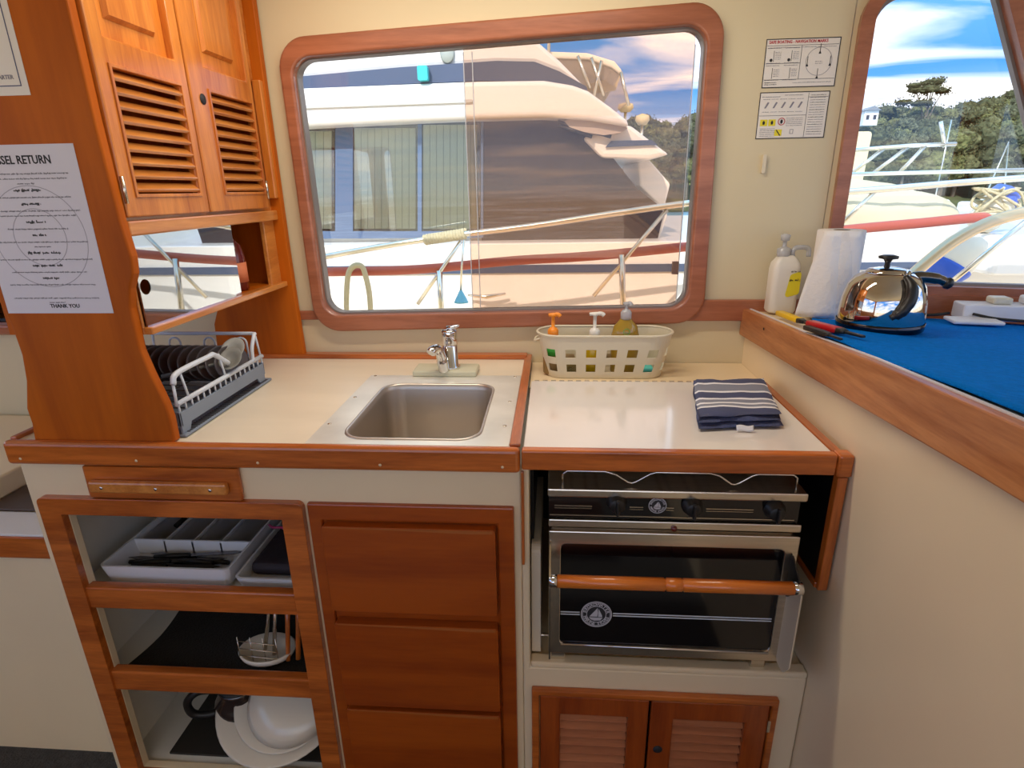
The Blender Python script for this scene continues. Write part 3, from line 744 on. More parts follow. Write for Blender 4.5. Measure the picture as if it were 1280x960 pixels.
obj('border_line', plate([rect(-1.025, -.843, 1.518, 1.77), rect(-1.0235, -.8445, 1.5195, 1.7685)], XZ(ty), (0, -1, 0), .0003), mat('blue ink', srgb(84, 86, 120), .6), cd)
bm = bmesh.new(); addbm(bm, textmesh('CHARTER', .0085, facing(-.872, ty, 1.531)))
for k_ in range(9): scribble(bm, -.985, -.885, 1.56+.018*k_, .003, ty, (.004, .01))
obj('lettering', bm, inkg, cd)

def poster(label, tl, tr, bl, title, kind):
    A = ay(*tl, YW); B = ay(*tr, YW); C_ = ay(*bl, YW)
    x0, x1, z1, z0 = A.x, B.x, (A.z+B.z)/2, C_.z; yy = YW-.0005
    t = thing('navigation_card', ((x0+x1)/2, YW, z0), label, 'notice')
    obj('card', plate([rect(x0, x1, z0, z1)], XZ(yy), (0, -1, 0), .0008), paperw, t)
    obj('border', plate([rect(x0, x1, z0, z1), rect(x0+.002, x1-.002, z0+.002, z1-.002)], XZ(yy-.0009), (0, -1, 0), .0002), ink, t)
    y = yy-.0012; W = x1-x0; H = z1-z0
    u = lambda f: x0+f*W
    v = lambda f: z0+f*H
    bm = bmesh.new(); g = bmesh.new()
    if kind == 0:
        b = bmesh.new(); addbm(b, textmesh(title, .0088, facing(u(.04), y, v(.93)), align='LEFT', sx=.88)); obj('title_lettering', b, redink, t)
        for a_, b_, c_ in ((.02, .98, .86), (.02, .49, .50), (.02, .98, .17)): box(bm, u(a_), u(b_), y, y+.0003, v(c_)-.0004, v(c_)+.0004)
        box(bm, u(.49)-.0004, u(.49)+.0004, y, y+.0003, v(.17), v(.86))
        for cx, cz in ((.12, .63), (.36, .63), (.12, .28), (.36, .28)):
            box(bm, u(cx), u(cx)+.001, y, y+.0003, v(cz-.09), v(cz+.13))
            if cz > .5: plate([circ(u(cx-.03), v(cz-.06), .0035, 10)], XZ(y), (0, -1, 0), .0002, bm=bm)
            for i in range(5): scribble(g, u(cx+.02), u(cx+.10), v(cz+.10-.035*i), .001, y, (.002, .004))
            scribble(g, u(cx-.09), u(cx+.1), v(cz-.12), .001, y, (.002, .006)); scribble(g, u(cx-.09), u(cx+.1), v(cz+.18), .001, y, (.002, .006))
        cx, cz = u(.74), v(.52)
        plate([circ(cx, cz, .030, 32), circ(cx, cz, .0292, 32)], XZ(y), (0, -1, 0), .0002, bm=g)
        for ax_, az_ in ((0, .026), (.026, 0), (0, -.026), (-.026, 0)):
            plate([[(cx+ax_-.0006, cz+az_-.010), (cx+ax_+.0006, cz+az_-.010), (cx+ax_+.0006, cz+az_+.011), (cx+ax_-.0006, cz+az_+.011)]], XZ(y), (0, -1, 0), .0002, bm=bm)
            plate([[(cx+ax_-.003, cz+az_-.010), (cx+ax_+.003, cz+az_-.010), (cx+ax_, cz+az_-.003)]], XZ(y), (0, -1, 0), .0002, bm=bm)
        scribble(g, cx-.008, cx+.008, cz, .0012, y, (.002, .004)); scribble(g, cx-.008, cx+.008, cz-.004, .0012, y, (.002, .004))
        scribble(bm, u(.03), u(.2), v(.11), .0012, y); scribble(bm, u(.03), u(.2), v(.07), .0012, y); scribble(g, u(.42), u(.94), v(.10), .001, y); scribble(g, u(.03), u(.95), v(.82), .001, y)
    else:
        for a_, b_, c_ in ((.02, .70, .50), (.70, .98, .88)): box(bm, u(a_), u(b_), y, y+.0003, v(c_)-.0004, v(c_)+.0004)
        box(bm, u(.70)-.0004, u(.70)+.0004, y, y+.0003, v(.03), v(.97))
        scribble(g, u(.03), u(.3), v(.90), .0012, y); scribble(g, u(.36), u(.62), v(.93), .0012, y)
        for i in range(5):
            p = u(.08+.12*i); plate([[(p, v(.66)), (p+.004, v(.66)), (p+.011, v(.78)), (p+.007, v(.79))]], XZ(y), (0, -1, 0), .0002, bm=g)
            scribble(g, p-.004, p+.012, v(.58), .001, y, (.002, .004)); scribble(g, p-.004, p+.012, v(.85), .001, y, (.002, .004))
        for i in range(17): scribble(bm if i % 3 == 0 else g, u(.73), u(.95), v(.92-.052*i), .001, y, (.003, .01))
        for i in range(5): scribble(g, u(.42), u(.66), v(.44-.04*i), .001, y, (.003, .01))
        for i in range(5): scribble(g, u(.05), u(.27), v(.22-.04*i), .001, y, (.003, .01))
        yb_ = bmesh.new()
        for p, q_ in ((.045, .34), (.165, .34), (.27, .12)):
            box(yb_, u(p), u(p+.105), y, y+.0003, v(q_-.06), v(q_+.08))
        obj('yellow_panel', yb_, yellow, t)
        for p, q_ in ((.097, .35), (.217, .35)):
            plate([[(u(p)-.002, v(q_-.04)), (u(p)+.002, v(q_-.04)), (u(p)+.003, v(q_+.01)), (u(p), v(q_+.05)), (u(p)-.003, v(q_+.01))]], XZ(y-.0003), (0, -1, 0), .0002, bm=bm)
        p, q_ = u(.3225), v(.13)
        plate([[(p-.006, q_+.006), (p-.004, q_+.007), (p+.006, q_-.006), (p+.004, q_-.007)]], XZ(y-.0003), (0, -1, 0), .0002, bm=bm)
        rb_ = bmesh.new(); plate([circ(u(.355), v(.37), .0085, 20), circ(u(.355), v(.37), .0068, 20)], XZ(y), (0, -1, 0), .0003, bm=rb_); obj('red_ring', rb_, redink, t)
        plate([circ(u(.355), v(.37), .003, 10, .005)], XZ(y), (0, -1, 0), .0002, bm=bm)
        plate([rect(u(.49), u(.54), v(.10), v(.20)), rect(u(.49)+.001, u(.54)-.001, v(.10)+.001, v(.20)-.001)], XZ(y), (0, -1, 0), .0002, bm=g)
    obj('diagram', bm, ink, t); obj('small_print', g, inkg, t)
poster('upper notice card with red navigation marks heading on the cream wall', (958, 50.6), (1052, 44.4), (952, 110.5), 'SAFE BOATING - NAVIGATION MARKS', 0)
poster('lower notice card with yellow warning squares on the cream wall', (950, 117), (1038, 112), (944, 174), '', 1)
q = ay(954, 205, YW)
o = obj('wall_clip', plate([rrect(q.x-.0045, q.x+.0045, q.z-.022, q.z+.022, .003, 3)], XZ(YW-.008), (0, 1, 0), .0085), mat('cream clip', srgb(224, 210, 180), .4), bevel=.003)
tag(center(o), 'small upright cream clip on the wall below the notice cards', 'clip')

# ------------------------------------------------------------------ dish rack
RX = -.717
dk = thing('dish_rack', (-.87, 1.16, .902), 'grey plastic dish rack with white wire rails under the wall cabinet', 'dish rack')
obj('drip_tray', BX(-1.005, RX+.004, .985, 1.345, .9012, .907), greyp, dk, bevel=.002)
bm = bmesh.new()
for i in range(40): box(bm, RX-.016, RX+.002, 1.0+i*.0083, 1.0035+i*.0083, .907, .9085)
obj('tray_ribs', bm, dgreyp, dk)
side = [(.988, .907), (1.012, .907), (1.020, .922), (1.29, .922), (1.300, .907), (1.325, .907), (1.330, .950), (.988, .950)]
bm = plate([side], YZ(RX-.008), (1, 0, 0), .005); plate([side], YZ(-1.0), (1, 0, 0), .005, bm=bm)
box(bm, -1.0, RX-.003, .988, .993, .922, .952); box(bm, -1.0, RX-.003, 1.325, 1.330, .922, .952)
obj('base_frame', bm, greyp, dk, bevel=.001)
bm = bmesh.new()
tube(bm, [(RX-.006, .990, .968), (RX-.006, 1.332, .968)], .0052, n=8)
for i in range(17): tube(bm, [(RX-.006, .995+i*.0208, .948), (RX-.006, .995+i*.0208, .968)], .002, n=6)
A = [ax(*p, RX-.006) for p in ((193.8, 475.6), (266.9, 442.8), (274.4, 444.7), (285.6, 457))]
zr_ = (A[1].z+ax(323, 415.6, RX-.006).z)/2
ye = A[3].y; yk = 1.322
tube(bm, curvept([(RX-.006, .992, zr_-.02), (RX-.006, 1.01, zr_-.002), (RX-.006, A[1].y-.02, zr_), (RX-.006, A[1].y, zr_-.001), (RX-.006, ye-.01, zr_-.026), (RX-.006, ye, zr_-.034)], 5), .0055, n=8)
tube(bm, curvept([(RX-.006, yk-.034, .968), (RX-.006, yk-.030, zr_-.03), (RX-.006, yk-.012, zr_-.002), (RX-.014, yk, zr_), (-.78, yk+.002, zr_), (-.99, yk+.002, zr_)], 6), .0045, n=8)
for y in (1.03, 1.165): tube(bm, [(RX-.006, y, .968), (RX-.006, y-.012, zr_-.004)], .0025, n=6)
tube(bm, [(RX-.006, yk+.004, .968), (RX-.010, yk, zr_)], .0025, n=6)
tube(bm, [(-.99, yk+.002, zr_), (-.995, yk+.002, .95)], .003, n=6); tube(bm, [(RX-.006, .99, .968), (RX-.006, .992, zr_-.02)], .003, n=6)
for x in (-.935, -.845, -.765):
    tube(bm, [(x-.014, yk, .955), (x-.014, yk, zr_-.022)]+[(x-.014*cos(t*pi/6), yk, zr_-.022+.012*sin(t*pi/6)) for t in range(1, 6)]+[(x+.014, yk, zr_-.022), (x+.014, yk, .955)], .0025, n=6)
obj('wire_rails', bm, whitem, dk)
bm = bmesh.new()
for i in range(9): tube(bm, [(-.998, 1.02+i*.034, .950), (RX-.008, 1.02+i*.034, .950)], .0016, n=6)
for i in range(4): tube(bm, [(-.96+i*.065, .99, .946), (-.96+i*.065, 1.328, .946)], .0016, n=6)
obj('floor_wires', bm, dgreyp, dk)
# plates standing in a row in the rack
pl0 = None
for i in range(11):
    x = -.965+i*.0215
    if pl0 is None:
        bm = LT([(0, 0), (.040, .0), (.062, .010), (.066, .012), (.066, .0145), (.060, .0125), (.038, .0030), (0, .0030)], (0, 0, .0), n=32)
        bmesh.ops.rotate(bm, verts=bm.verts, cent=(0, 0, 0), matrix=Matrix.Rotation(radians(78), 3, 'Y'))
        bmesh.ops.scale(bm, vec=(1, 1, .58), verts=bm.verts)
        pl0 = obj('rack_divider', bm, mat('charcoal melamine', srgb(84, 78, 80), .4)); o = pl0
    else:
        o = pl0.copy(); COL.objects.link(o)
    o.location = (x, 1.225, .947+.034)
    o.name = 'plate'
    tag(o, 'charcoal grey plate standing on edge in the dish rack', 'plate', 'charcoal plates stood in the dish rack')
def spoon(name, p0, p1, bowl, m, label, cat, r=.004):
    p0, p1 = V(p0), V(p1); d = (p1-p0).normalized()
    t = thing(name, p0, label, cat)
    obj('handle', TB([p0, p0.lerp(p1, .5), p1], [r*1.2, r, r*.9], n=8), m, t)
    bm = bmesh.new()
    lathe(bm, [(0, -.003), (bowl*.6, .000), (bowl, .010), (bowl*.93, .011), (bowl*.55, .003), (0, 0)], p1+d*bowl*.9, n=20, sx=.72, axis=V((.3, -.6, .75)))
    obj('spoon_bowl', bm, m, t); return t
spoon('serving_spoon', (-.86, 1.15, .972), (-.752, 1.190, .990), .032, greym, 'grey plastic serving spoon lying at the right end of the dish rack', 'spoon')
spoon('ladle', (-.84, 1.27, .965), (-.765, 1.245, .995), .034, mat('pale grey plastic', srgb(150, 150, 144), .4), 'pale grey ladle standing behind the serving spoon in the dish rack', 'ladle')
o = obj('drinking_glass', LT([(0, 0), (.026, 0), (.034, .085), (.032, .085), (.024, .004), (0, .004)], (-.965, 1.13, .953)), glassmat('tumbler glass', (.86, .86, .88, 1), refl=.4))
tag(center(o), 'clear tumbler upright at the left end of the dish rack', 'glass')

# ------------------------------------------------------------------ basket of soaps behind the lid
def oval(cx, cy, hx, hy, z, n=48):
    out = []
    L1 = (hx-hy)*2; P = 2*L1+2*pi*hy
    for i in range(n):
        s = P*i/n
        if s < L1: out.append(V((cx-hx+hy+s, cy-hy, z)))
        elif s < L1+pi*hy: a = (s-L1)/hy; out.append(V((cx+hx-hy+hy*sin(a), cy-hy*cos(a), z)))
        elif s < 2*L1+pi*hy: out.append(V((cx+hx-hy-(s-L1-pi*hy), cy+hy, z)))
        else: a = (s-2*L1-pi*hy)/hy; out.append(V((cx-hx+hy-hy*sin(a), cy+hy*cos(a), z)))
    return out
bk = thing('soap_basket', (.133, 1.465, .884), 'cream plastic basket with square holes holding soap pumps behind the white lid', 'basket')
BCX, BCY = .133, 1.474
zs = [.885, .8895, .9015, .9225, .9405, .9625, .972, .992, .9985]
bm = bmesh.new(); NB = 90; rings = []
for z in zs:
    k = (z-.885)/.1135; rings.append([bm.verts.new(p) for p in oval(BCX, BCY, .150+.023*k, .047+.012*k, z, NB)])
for j in range(len(zs)-1):
    for i in range(NB):
        # openings repeat every six columns, in two rows
        if j in (2, 4) and i % 6 in (1, 2, 3): continue
        f = bm.faces.new((rings[j][i], rings[j][(i+1) % NB], rings[j+1][(i+1) % NB], rings[j+1][i]))
bm.faces.new(rings[0][::-1])
obj('body', bm, creamp, bk, solid=.0022)
obj('rim', TB(oval(BCX, BCY, .174, .0595, .998, NB), .0034, closed=True), creamp, bk)
obj('side_handle', TB(curvept([(-.030, 1.455, .985), (-.045, 1.46, .978), (-.048, 1.474, .972), (-.045, 1.488, .978), (-.030, 1.493, .985)], 5), .003), creamp, bk)
def pump(name, x, y, z, bodyprof, bm_, pm, label, ht, head=.02, sy=.7, lab=None, extra=None):
    t = thing(name, (x, y, z), label, 'soap pump')
    obj('bottle', LT(bodyprof, (x, y, z), sy=sy), bm_, t)
    zt = bodyprof[-1][1]+z
    p = obj('pump_head', LT([(.0, -.002), (.013, -.002), (.014, .0), (.014, .016), (.009, .022), (.0045, .024), (.0045, ht-.008), (.008, ht-.006), (.009, ht), (0, ht+.002)], (x, y, zt)), pm, t)
    obj('nozzle', TB(curvept([(x-head*.7, y, zt+ht-.003), (x, y-.002, zt+ht-.001), (x+head*.8, y-.003, zt+ht-.001), (x+head*1.15, y-.004, zt+ht-.006)], 5), [.0045]*8+[.0055]*8), pm, p)
    if lab: obj('label', LT([(lab[0], lab[1]), (lab[0]+.0003, lab[1]), (lab[0]+.0003, lab[2]), (lab[0], lab[2])], (x, y, z), sy=sy), lab[3], t)
    return t
pump('soap_pump', .000, 1.462, .888, [(0, 0), (.024, 0), (.026, .004), (.026, .078), (.020, .092), (.012, .098), (.012, .100)], mat('green brown bottle', srgb(150, 120, 70), .3), orange, 'bottle with an orange pump head at the left end of the basket', .058, .016, lab=(.0264, .05, .078, green))
pump('soap_pump', .107, 1.462, .888, [(0, 0), (.028, 0), (.030, .004), (.030, .075), (.022, .088), (.012, .094), (.012, .098)], liqy, mat('white pump plastic', srgb(232, 228, 218), .3), 'yellow bottle with a white pump head in the middle of the basket', .062, .020)
t = pump('soap_pump', .187, 1.474, .888, [(0, 0), (.034, 0), (.036, .004), (.036, .100), (.030, .124), (.016, .140), (.014, .144)], liqg, clearp, 'amber liquid bottle with a clear pump head right of the white one', .040, .010)
bm = bmesh.new(); plate([circ(.187, 1.002, .009, 20), circ(.187, 1.002, .007, 20)], XZ(1.447), (0, -1, 0), .0005, bm=bm); box(bm, .182, .192, 1.4465, 1.447, .999, 1.0)
obj('label', bm, mat('green print', srgb(120, 170, 90), .5), t)
o = obj('sponge', BX(.222, .262, 1.445, 1.500, .888, .906), aqua, bevel=.006, segs=3); tag(center(o), 'aqua sponge in the right half of the soap basket', 'sponge')
o = obj('scourer', LT([(0, 0), (.026, 0), (.028, .012), (.024, .03), (0, .034)], (.053, 1.465, .888)), mat('tan scourer', srgb(160, 140, 80), .9, bump=1, bscale=150), smooth=True); tag(center(o), 'round tan scourer between the orange and white pumps in the basket', 'scourer')

# ------------------------------------------------------------------ folded towel on the lid
tw = thing('folded_towel', (.385, 1.18, .9015), 'folded navy and white striped tea towel on the white stove lid', 'towel')
TO = V((.386, 1.180, 0)); TA = radians(-5)
def tmap(u, v, z): # u,v in metres about the centre
    return V((TO.x+u+.18*v, TO.y+v+.13*u, z))
def slab(z0, th, hw, hd, du, seed, bm):
    n = 22; m = 26
    def top(i, j):
        u = -hw+2*hw*i/n; v = -hd+2*hd*j/m
        e = min(1, min(i, n-i)/1.5, min(j, m-j)/1.5)
        h = noise.noise(V((u*18+seed, v*14, seed)))*.0035+noise.noise(V((u*40, v*9+seed, seed)))*.0015
        uu = u+du+.004*noise.noise(V((v*20, seed, 0))); vv = v+.006*noise.noise(V((u*22, seed+3, 0)))
        return tmap(uu, vv, z0+th*(.5+.5*math.sqrt(max(0, e)))+h*(1 if e > .5 else .3)), tmap(uu, vv, z0+th*(.5-.5*math.sqrt(max(0, e))))
    g = [[None]*(m+1) for _ in range(n+1)]; b = [[None]*(m+1) for _ in range(n+1)]
    for i in range(n+1):
        for j in range(m+1):
            p, q = top(i, j); g[i][j] = bm.verts.new(p); b[i][j] = bm.verts.new(q)
    for i in range(n):
        for j in range(m):
            for G in (g, b):
                f = bm.faces.new((G[i][j], G[i+1][j], G[i+1][j+1], G[i][j+1])); f.smooth = True
    bd = [(i, 0) for i in range(n)]+[(n, j) for j in range(m)]+[(i, m) for i in range(n, 0, -1)]+[(0, j) for j in range(m, 0, -1)]
    for k in range(len(bd)):
        i, j = bd[k]; i2_, j2_ = bd[(k+1) % len(bd)]
        f = bm.faces.new((g[i][j], g[i2_][j2_], b[i2_][j2_], b[i][j])); f.smooth = True
bm = bmesh.new(); slab(.9025, .011, .083, .125, 0, 1, bm); slab(.913, .010, .081, .119, -.001, 5, bm)
obj('lower_folds', bm, mat('navy cotton', srgb(76, 84, 122), .95, bump=.4, bscale=300, noise_amt=.15, nscale=30), tw)
bm = bmesh.new(); slab(.9225, .010, .082, .112, -.002, 9, bm)
obj('top_fold', bm, towelm, tw)
a = tmap(-.01, -.128, .913)
bm = bmesh.new(); gridsurf(lambda u, v: V((a.x+u*.032, a.y-.001-.006*v+.001*sin(u*6), .914-.009*v+.001*sin(u*7))), 10, 4, bm=bm)
obj('care_tag', bm, whitep, tw, solid=.0008)

# ------------------------------------------------------------------ things on the dash shelf
def zs_(x, y): return zd(x, y)+.010
KX, KY = .700, 1.262; KZ = zs_(KX, KY)+.004
kt = thing('kettle', (KX, KY, KZ), 'polished steel whistling kettle on the blue towelling by the window', 'kettle')
kp = [(0, 0), (.086, 0), (.0935, .005), (.095, .016), (.0945, .040), (.0915, .070), (.084, .096), (.071, .114), (.055, .124), (.048, .1255)]
obj('body', LT(kp, (KX, KY, KZ), n=48), kettlem, kt)
obj('base_band', LT([(.0, -.004), (.090, -.004), (.0965, .002), (.0978, .016), (.0965, .017)], (KX, KY, KZ+.0), n=48), mat('dark kettle base', srgb(70, 66, 70), .15, 1), kt)
ldk = obj('lid', LT([(.050, .121), (.051, .125), (.044, .131), (.02, .136), (0, .137)], (KX, KY, KZ), n=40), kettlem, kt)
obj('lid_knob', LT([(0, .134), (.007, .135), (.0055, .145), (.010, .153), (.021, .155), (.022, .160), (.012, .163), (0, .163)], (KX-.006, KY, KZ), n=24), blackp, ldk)
# swing handle lying down over the front of the body
hp = curvept([(KX+r*cos(radians(a)), KY+r*sin(radians(a)), KZ+z) for a, r, z in ((-88, .070, .124), (-84, .090, .104), (-86, .099, .078), (-95, .102, .052), (-106, .101, .038))], 6)
bm = bmesh.new(); tube(bm, hp, [.006, .007, .008, .009, .010, .011, .012]+[.013]*8+[.012]*4+[.010]*3+[.006]*(len(hp)-22), n=10)
obj('grip', bm, blackp, kt)
obj('handle_bracket', TB(curvept([(KX+.028, KY-.030, KZ+.128), (KX+.018, KY-.052, KZ+.130), (KX+.004, KY-.072, KZ+.122)], 4), .006), kettlem, kt)
obj('spout', TB(curvept([(KX+.040, KY-.010, KZ+.112), (KX+.075, KY-.020, KZ+.116), (KX+.105, KY-.030, KZ+.112), (KX+.118, KY-.034, KZ+.106)], 5), [.013]*5+[.012]*5+[.010]*6), mat('dark steel', srgb(120, 112, 104), .2, 1), kt)
obj('spout_tip', LT([(0, -.006), (.010, -.005), (.013, 0), (.012, .008), (.006, .013), (0, .014)], (KX+.120, KY-.035, KZ+.105), axis=(1, -.3, -.4)), blackp, kt)
# large pump bottle
q = ay(968, 388, 1.525); bx, by = .585, 1.520; bz = zs_(bx, by)-.006
t = thing('dishwash_bottle', (bx, by, bz), 'large white pump bottle with a yellow label in the corner behind the paper towel', 'bottle')
lp = [(-.034, -.026), (.034, -.026), (.034, .026), (-.034, .026)]
bm = bmesh.new(); rr = rnd(lp, .014, 5)
loft(bm, [[V((bx+x*s, by+y*s, bz+z)) for x, y in rr] for s, z in ((.9, 0), (1, .006), (1, .110), (.93, .125), (.6, .140), (.42, .144))], True)
obj('bottle', bm, mat('white bottle plastic', srgb(232, 226, 214), .35), t)
obj('pump_head', LT([(.015, 0), (.016, .002), (.016, .018), (.008, .022), (.005, .024), (.005, .036), (.010, .038), (.012, .050), (.006, .054), (0, .054)], (bx-.008, by, bz+.142)), clearp, t)
obj('carry_handle', TB(curvept([(bx+.018, by, bz+.128), (bx+.014, by, bz+.152), (bx+.024, by, bz+.162), (bx+.050, by, bz+.160), (bx+.054, by, bz+.14)], 5), .006), clearp, t)
lb_ = obj('label', plate([rnd([(bx-.002, bz+.040), (bx+.032, bz+.050), (bx+.032, bz+.108), (bx+.006, bz+.098)], .006, 3)], XZ(by-.0275), (0, 1, 0), .001), yellow, t)
bm = bmesh.new(); scribble(bm, bx+.006, bx+.030, bz+.106, .003, by-.0285, (.003, .005)); scribble(bm, bx+.005, bx+.030, bz+.085, .004, by-.0285, (.004, .006))
obj('lettering', bm, ink, lb_)
# paper towel
px_, py_ = .672, 1.440; pz_ = zs_(px_, py_)-.004
t = thing('paper_towel_roll', (px_, py_, pz_), 'white paper towel roll with a loose sheet hanging off beside the kettle', 'paper towel')
obj('roll', LT([(.018, 0), (.050, .0), (.051, .003), (.051, .203), (.050, .206), (.018, .206)], (px_, py_, pz_), n=36), mat('white tissue', srgb(236, 232, 228), .9, bump=.3, bscale=90), t)
obj('core', LT([(.0175, .0), (.0185, 0), (.0185, .206), (.0175, .206)], (px_, py_, pz_)), mat('card core', srgb(190, 160, 120), .9), t)
bm = bmesh.new()
def shp(u, v):
    top = V((px_+.0515*cos(radians(-60-60*u)), py_+.0515*sin(radians(-60-60*u)), pz_+.2055)).lerp(V((px_-.052, py_-.03, pz_+.206)), u*u)
    bot = V((px_+.04, py_-.045, pz_+.006)).lerp(V((.585, 1.425, pz_+.004)), u)
    p = top.lerp(bot, v); p.y -= .014*sin(pi*u)*(.4+.6*v)+.004*sin(9*u+4*v); return p
gridsurf(shp, 14, 14, bm=bm)
obj('loose_sheet', bm, mat('white tissue sheet', srgb(240, 238, 236), .9, bump=.2, bscale=90), t, solid=.0008)
# lighters along the board
def lighter(name, a, b, c1, c2, label, cat, w=.011):
    a, b = V(a), V(b); d = b-a; t = thing(name, a, label, cat)
    m1 = a.lerp(b, .58)
    def bar(p, q, r1, r2, m, n_, par):
        bm = bmesh.new(); dd = (q-p).normalized(); s = dd.cross(V((0, 0, 1))).normalized()
        prof = rrect(-1, 1, -.62, .62, .35, 3)
        loft(bm, [[p+dd*((q-p).length*k)+s*(x*r)+V((0, 0, z*r)) for x, z in prof] for k, r in ((0, r1*.8), (.03, r1), (.97, r2), (1, r2*.8))], True)
        return obj(n_, bm, m, par)
    bar(a, m1, w, w*.92, c1, 'body', t); bar(m1, a.lerp(b, .70), w*.92, w*.55, c2, 'trigger', t); bar(a.lerp(b, .70), b, w*.42, w*.36, c2, 'barrel', t)
    return t
def dpt(px, py, dz=.012):
    d = ray(px, py); n = V((.04, .066, 1)); P = V((.54, 1.57, 1.034+dz)); return CP+d*((P-CP).dot(n)/d.dot(n))
lighter('gas_lighter', dpt(974, 391), dpt(1022, 409), yellowp, blackp, 'yellow lighter lying on the wooden board edge below the pump bottle', 'lighter', .010)
lighter('gas_lighter', dpt(1012, 404, .018), dpt(1080, 421, .018), redp, blackp, 'red and black gas lighter lying in front of the kettle', 'lighter', .011)
lighter('gas_lighter', dpt(1008, 409), dpt(1052, 424), blackp, blackp, 'black lighter lying under the red one along the board edge', 'lighter', .008)
# power board
pc = dpt(1240, 396, .004); e1 = dpt(1180, 398, .004); dd = D2.copy()
pc = V((1.005, 1.425, 0)); pc.z = zs_(pc.x, pc.y)
t = thing('power_board', pc, 'white power board with plugs and black leads by the right window', 'power board')
def lb2(u0, u1, v0, v1, z0, z1):
    bm = bmesh.new()
    pts = [(u0, v0), (u1, v0), (u1, v1), (u0, v1)]
    n_ = V((-D2.y, D2.x, 0))
    loft(bm, [[pc+D2*u+n_*v+V((0, 0, z-.04*0)) for u, v in pts] for z in (z0, z1)], True, False); return bm
obj('case', lb2(-.040, .15, -.03, .03, .006, .044), whitep, t, bevel=.004, segs=3)
obj('plug', lb2(.02, .06, -.02, .02, .044, .060), mat('cream plug', srgb(222, 214, 190), .4), t, bevel=.005)
obj('plug', lb2(.085, .125, -.022, .018, .044, .064), whitep, t, bevel=.005)
n_ = V((-D2.y, D2.x, 0))
kt.scale = (.84, .84, .92); kt.location.y -= .012; kt.location.x -= .010
def cp_(u, v, z): p = pc+D2*u+n_*v; p.z = zs_(p.x, p.y)+z; return p
obj('lead', TB(curvept([cp_(-.055, 0, .016), cp_(-.09, -.004, .010), cp_(-.14, .02, .004), cp_(-.19, .04, .003)], 6), .0035), blackp, t)
obj('lead', TB(curvept([cp_(-.02, -.030, .02), cp_(.02, -.05, .014), cp_(.09, -.055, .012), cp_(.22, -.05, .008)], 6), .0032), blackp, t)
o = obj('phone', BX(-.05, .05, -.03, .03, 0, .008), whitep, bevel=.003)
o.rotation_euler = (0, 0, A2); o.location = cp_(-.03, -.062, .004); tag(o, 'flat white gadget lying in front of the power board', 'gadget')

# ------------------------------------------------------------------ contents of the open shelves
SZ1 = .556-.018; SZ2 = .330-.018
def tray(name, x0, x1, y0, y1, z0, h, label, div=None, scoops=0, m=whitep):
    t = thing(name, ((x0+x1)/2, (y0+y1)/2, z0), label, 'cutlery tray')
    bm = bmesh.new(); th = .003
    f = .012
    o_ = rrect(x0, x1, y0, y1, .012, 4); i_ = rrect(x0+.005, x1-.005, y0+.005, y1-.005, .010, 4)
    ob = rrect(x0+.008, x1-.008, y0+.008, y1-.008, .012, 4); ib = rrect(x0+.012, x1-.012, y0+.012, y1-.012, .010, 4)
    loft(bm, [[V((x, y, z0)) for x, y in ob], [V((x, y, z0+h)) for x, y in o_], [V((x, y, z0+h)) for x, y in i_], [V((x, y, z0+.004)) for x, y in ib]], True, False)
    if div:
        box(bm, x0+.006, x1-.006, div, div+.004, z0+.003, z0+h-.002)
        for i in range(1, scoops):
            x = x0+.01+(x1-x0-.02)*i/scoops; box(bm, x-.002, x+.002, div, y1-.006, z0+.003, z0+h-.006)
    obj('tray_body', bm, m, t)
    return t
tz = SZ1+.002
fl = ay(122, 715, 1.0); print('tray', fl)
tray('cutlery_tray', -.984, -.690, .992, 1.42, SZ1+.006, .045, 'white cutlery tray with one wide front bay on the top open shelf', 1.098, 4)
bm = bmesh.new()
tray('cutlery_tray', -.682, -.505, .992, 1.40, SZ1+.001, .030, 'low white tray of dark oddments at the right of the top open shelf')
# curved scoops: dark handled knives and spoons in the rear bays
random.seed(11)
proto = thing('table_knife', (-.84, 1.08, SZ1+.016), 'dark handled knife lying across the front bay of the cutlery tray', 'knife', 'dark knives in the front bay')
obj('handle', TB([(-.94, 1.08, SZ1+.018), (-.90, 1.08, SZ1+.019), (-.86, 1.08, SZ1+.018)], [.005, .0065, .005]), blackp, proto)
obj('blade', plate([[(-.86, 1.074), (-.76, 1.074), (-.735, 1.082), (-.76, 1.087), (-.86, 1.086)]], XY(SZ1+.0175), (0, 0, 1), .0012), mat('dark steel blade', srgb(120, 116, 116), .25, 1), proto)
for i in range(9):
    c = copy_tree(proto, None, (-.84+random.uniform(-.03, .03), 1.018+i*.0075, SZ1+.016+.004*(i % 3)))
    c.rotation_euler = (0, 0, random.uniform(-.15, .15)+(pi if i % 2 else 0))
proto.rotation_euler = (0, 0, .12); proto.location = (-.84, 1.05, SZ1+.026)
sp0 = thing('table_spoon', (-.94, 1.2, SZ1+.018), 'dark handled spoon lying lengthwise in a rear bay of the cutlery tray', 'spoon', 'spoons in the rear bays')
obj('handle', TB([(-.94, 1.20, SZ1+.020), (-.94, 1.27, SZ1+.022), (-.94, 1.34, SZ1+.018)], [.006, .005, .004]), blackp, sp0)
obj('spoon_bowl', LT([(0, 0), (.012, .002), (.018, .007), (.016, .008), (0, .002)], (-.94, 1.362, SZ1+.015), sy=1.5), steel, sp0)
for i in range(7):
    copy_tree(sp0, None, (-.93+(i//2)*.071+(i % 2)*.018, 1.2+.01*(i % 2), SZ1+.018+.004*(i % 2)))
sp0.location = (-.948, 1.2, SZ1+.018)
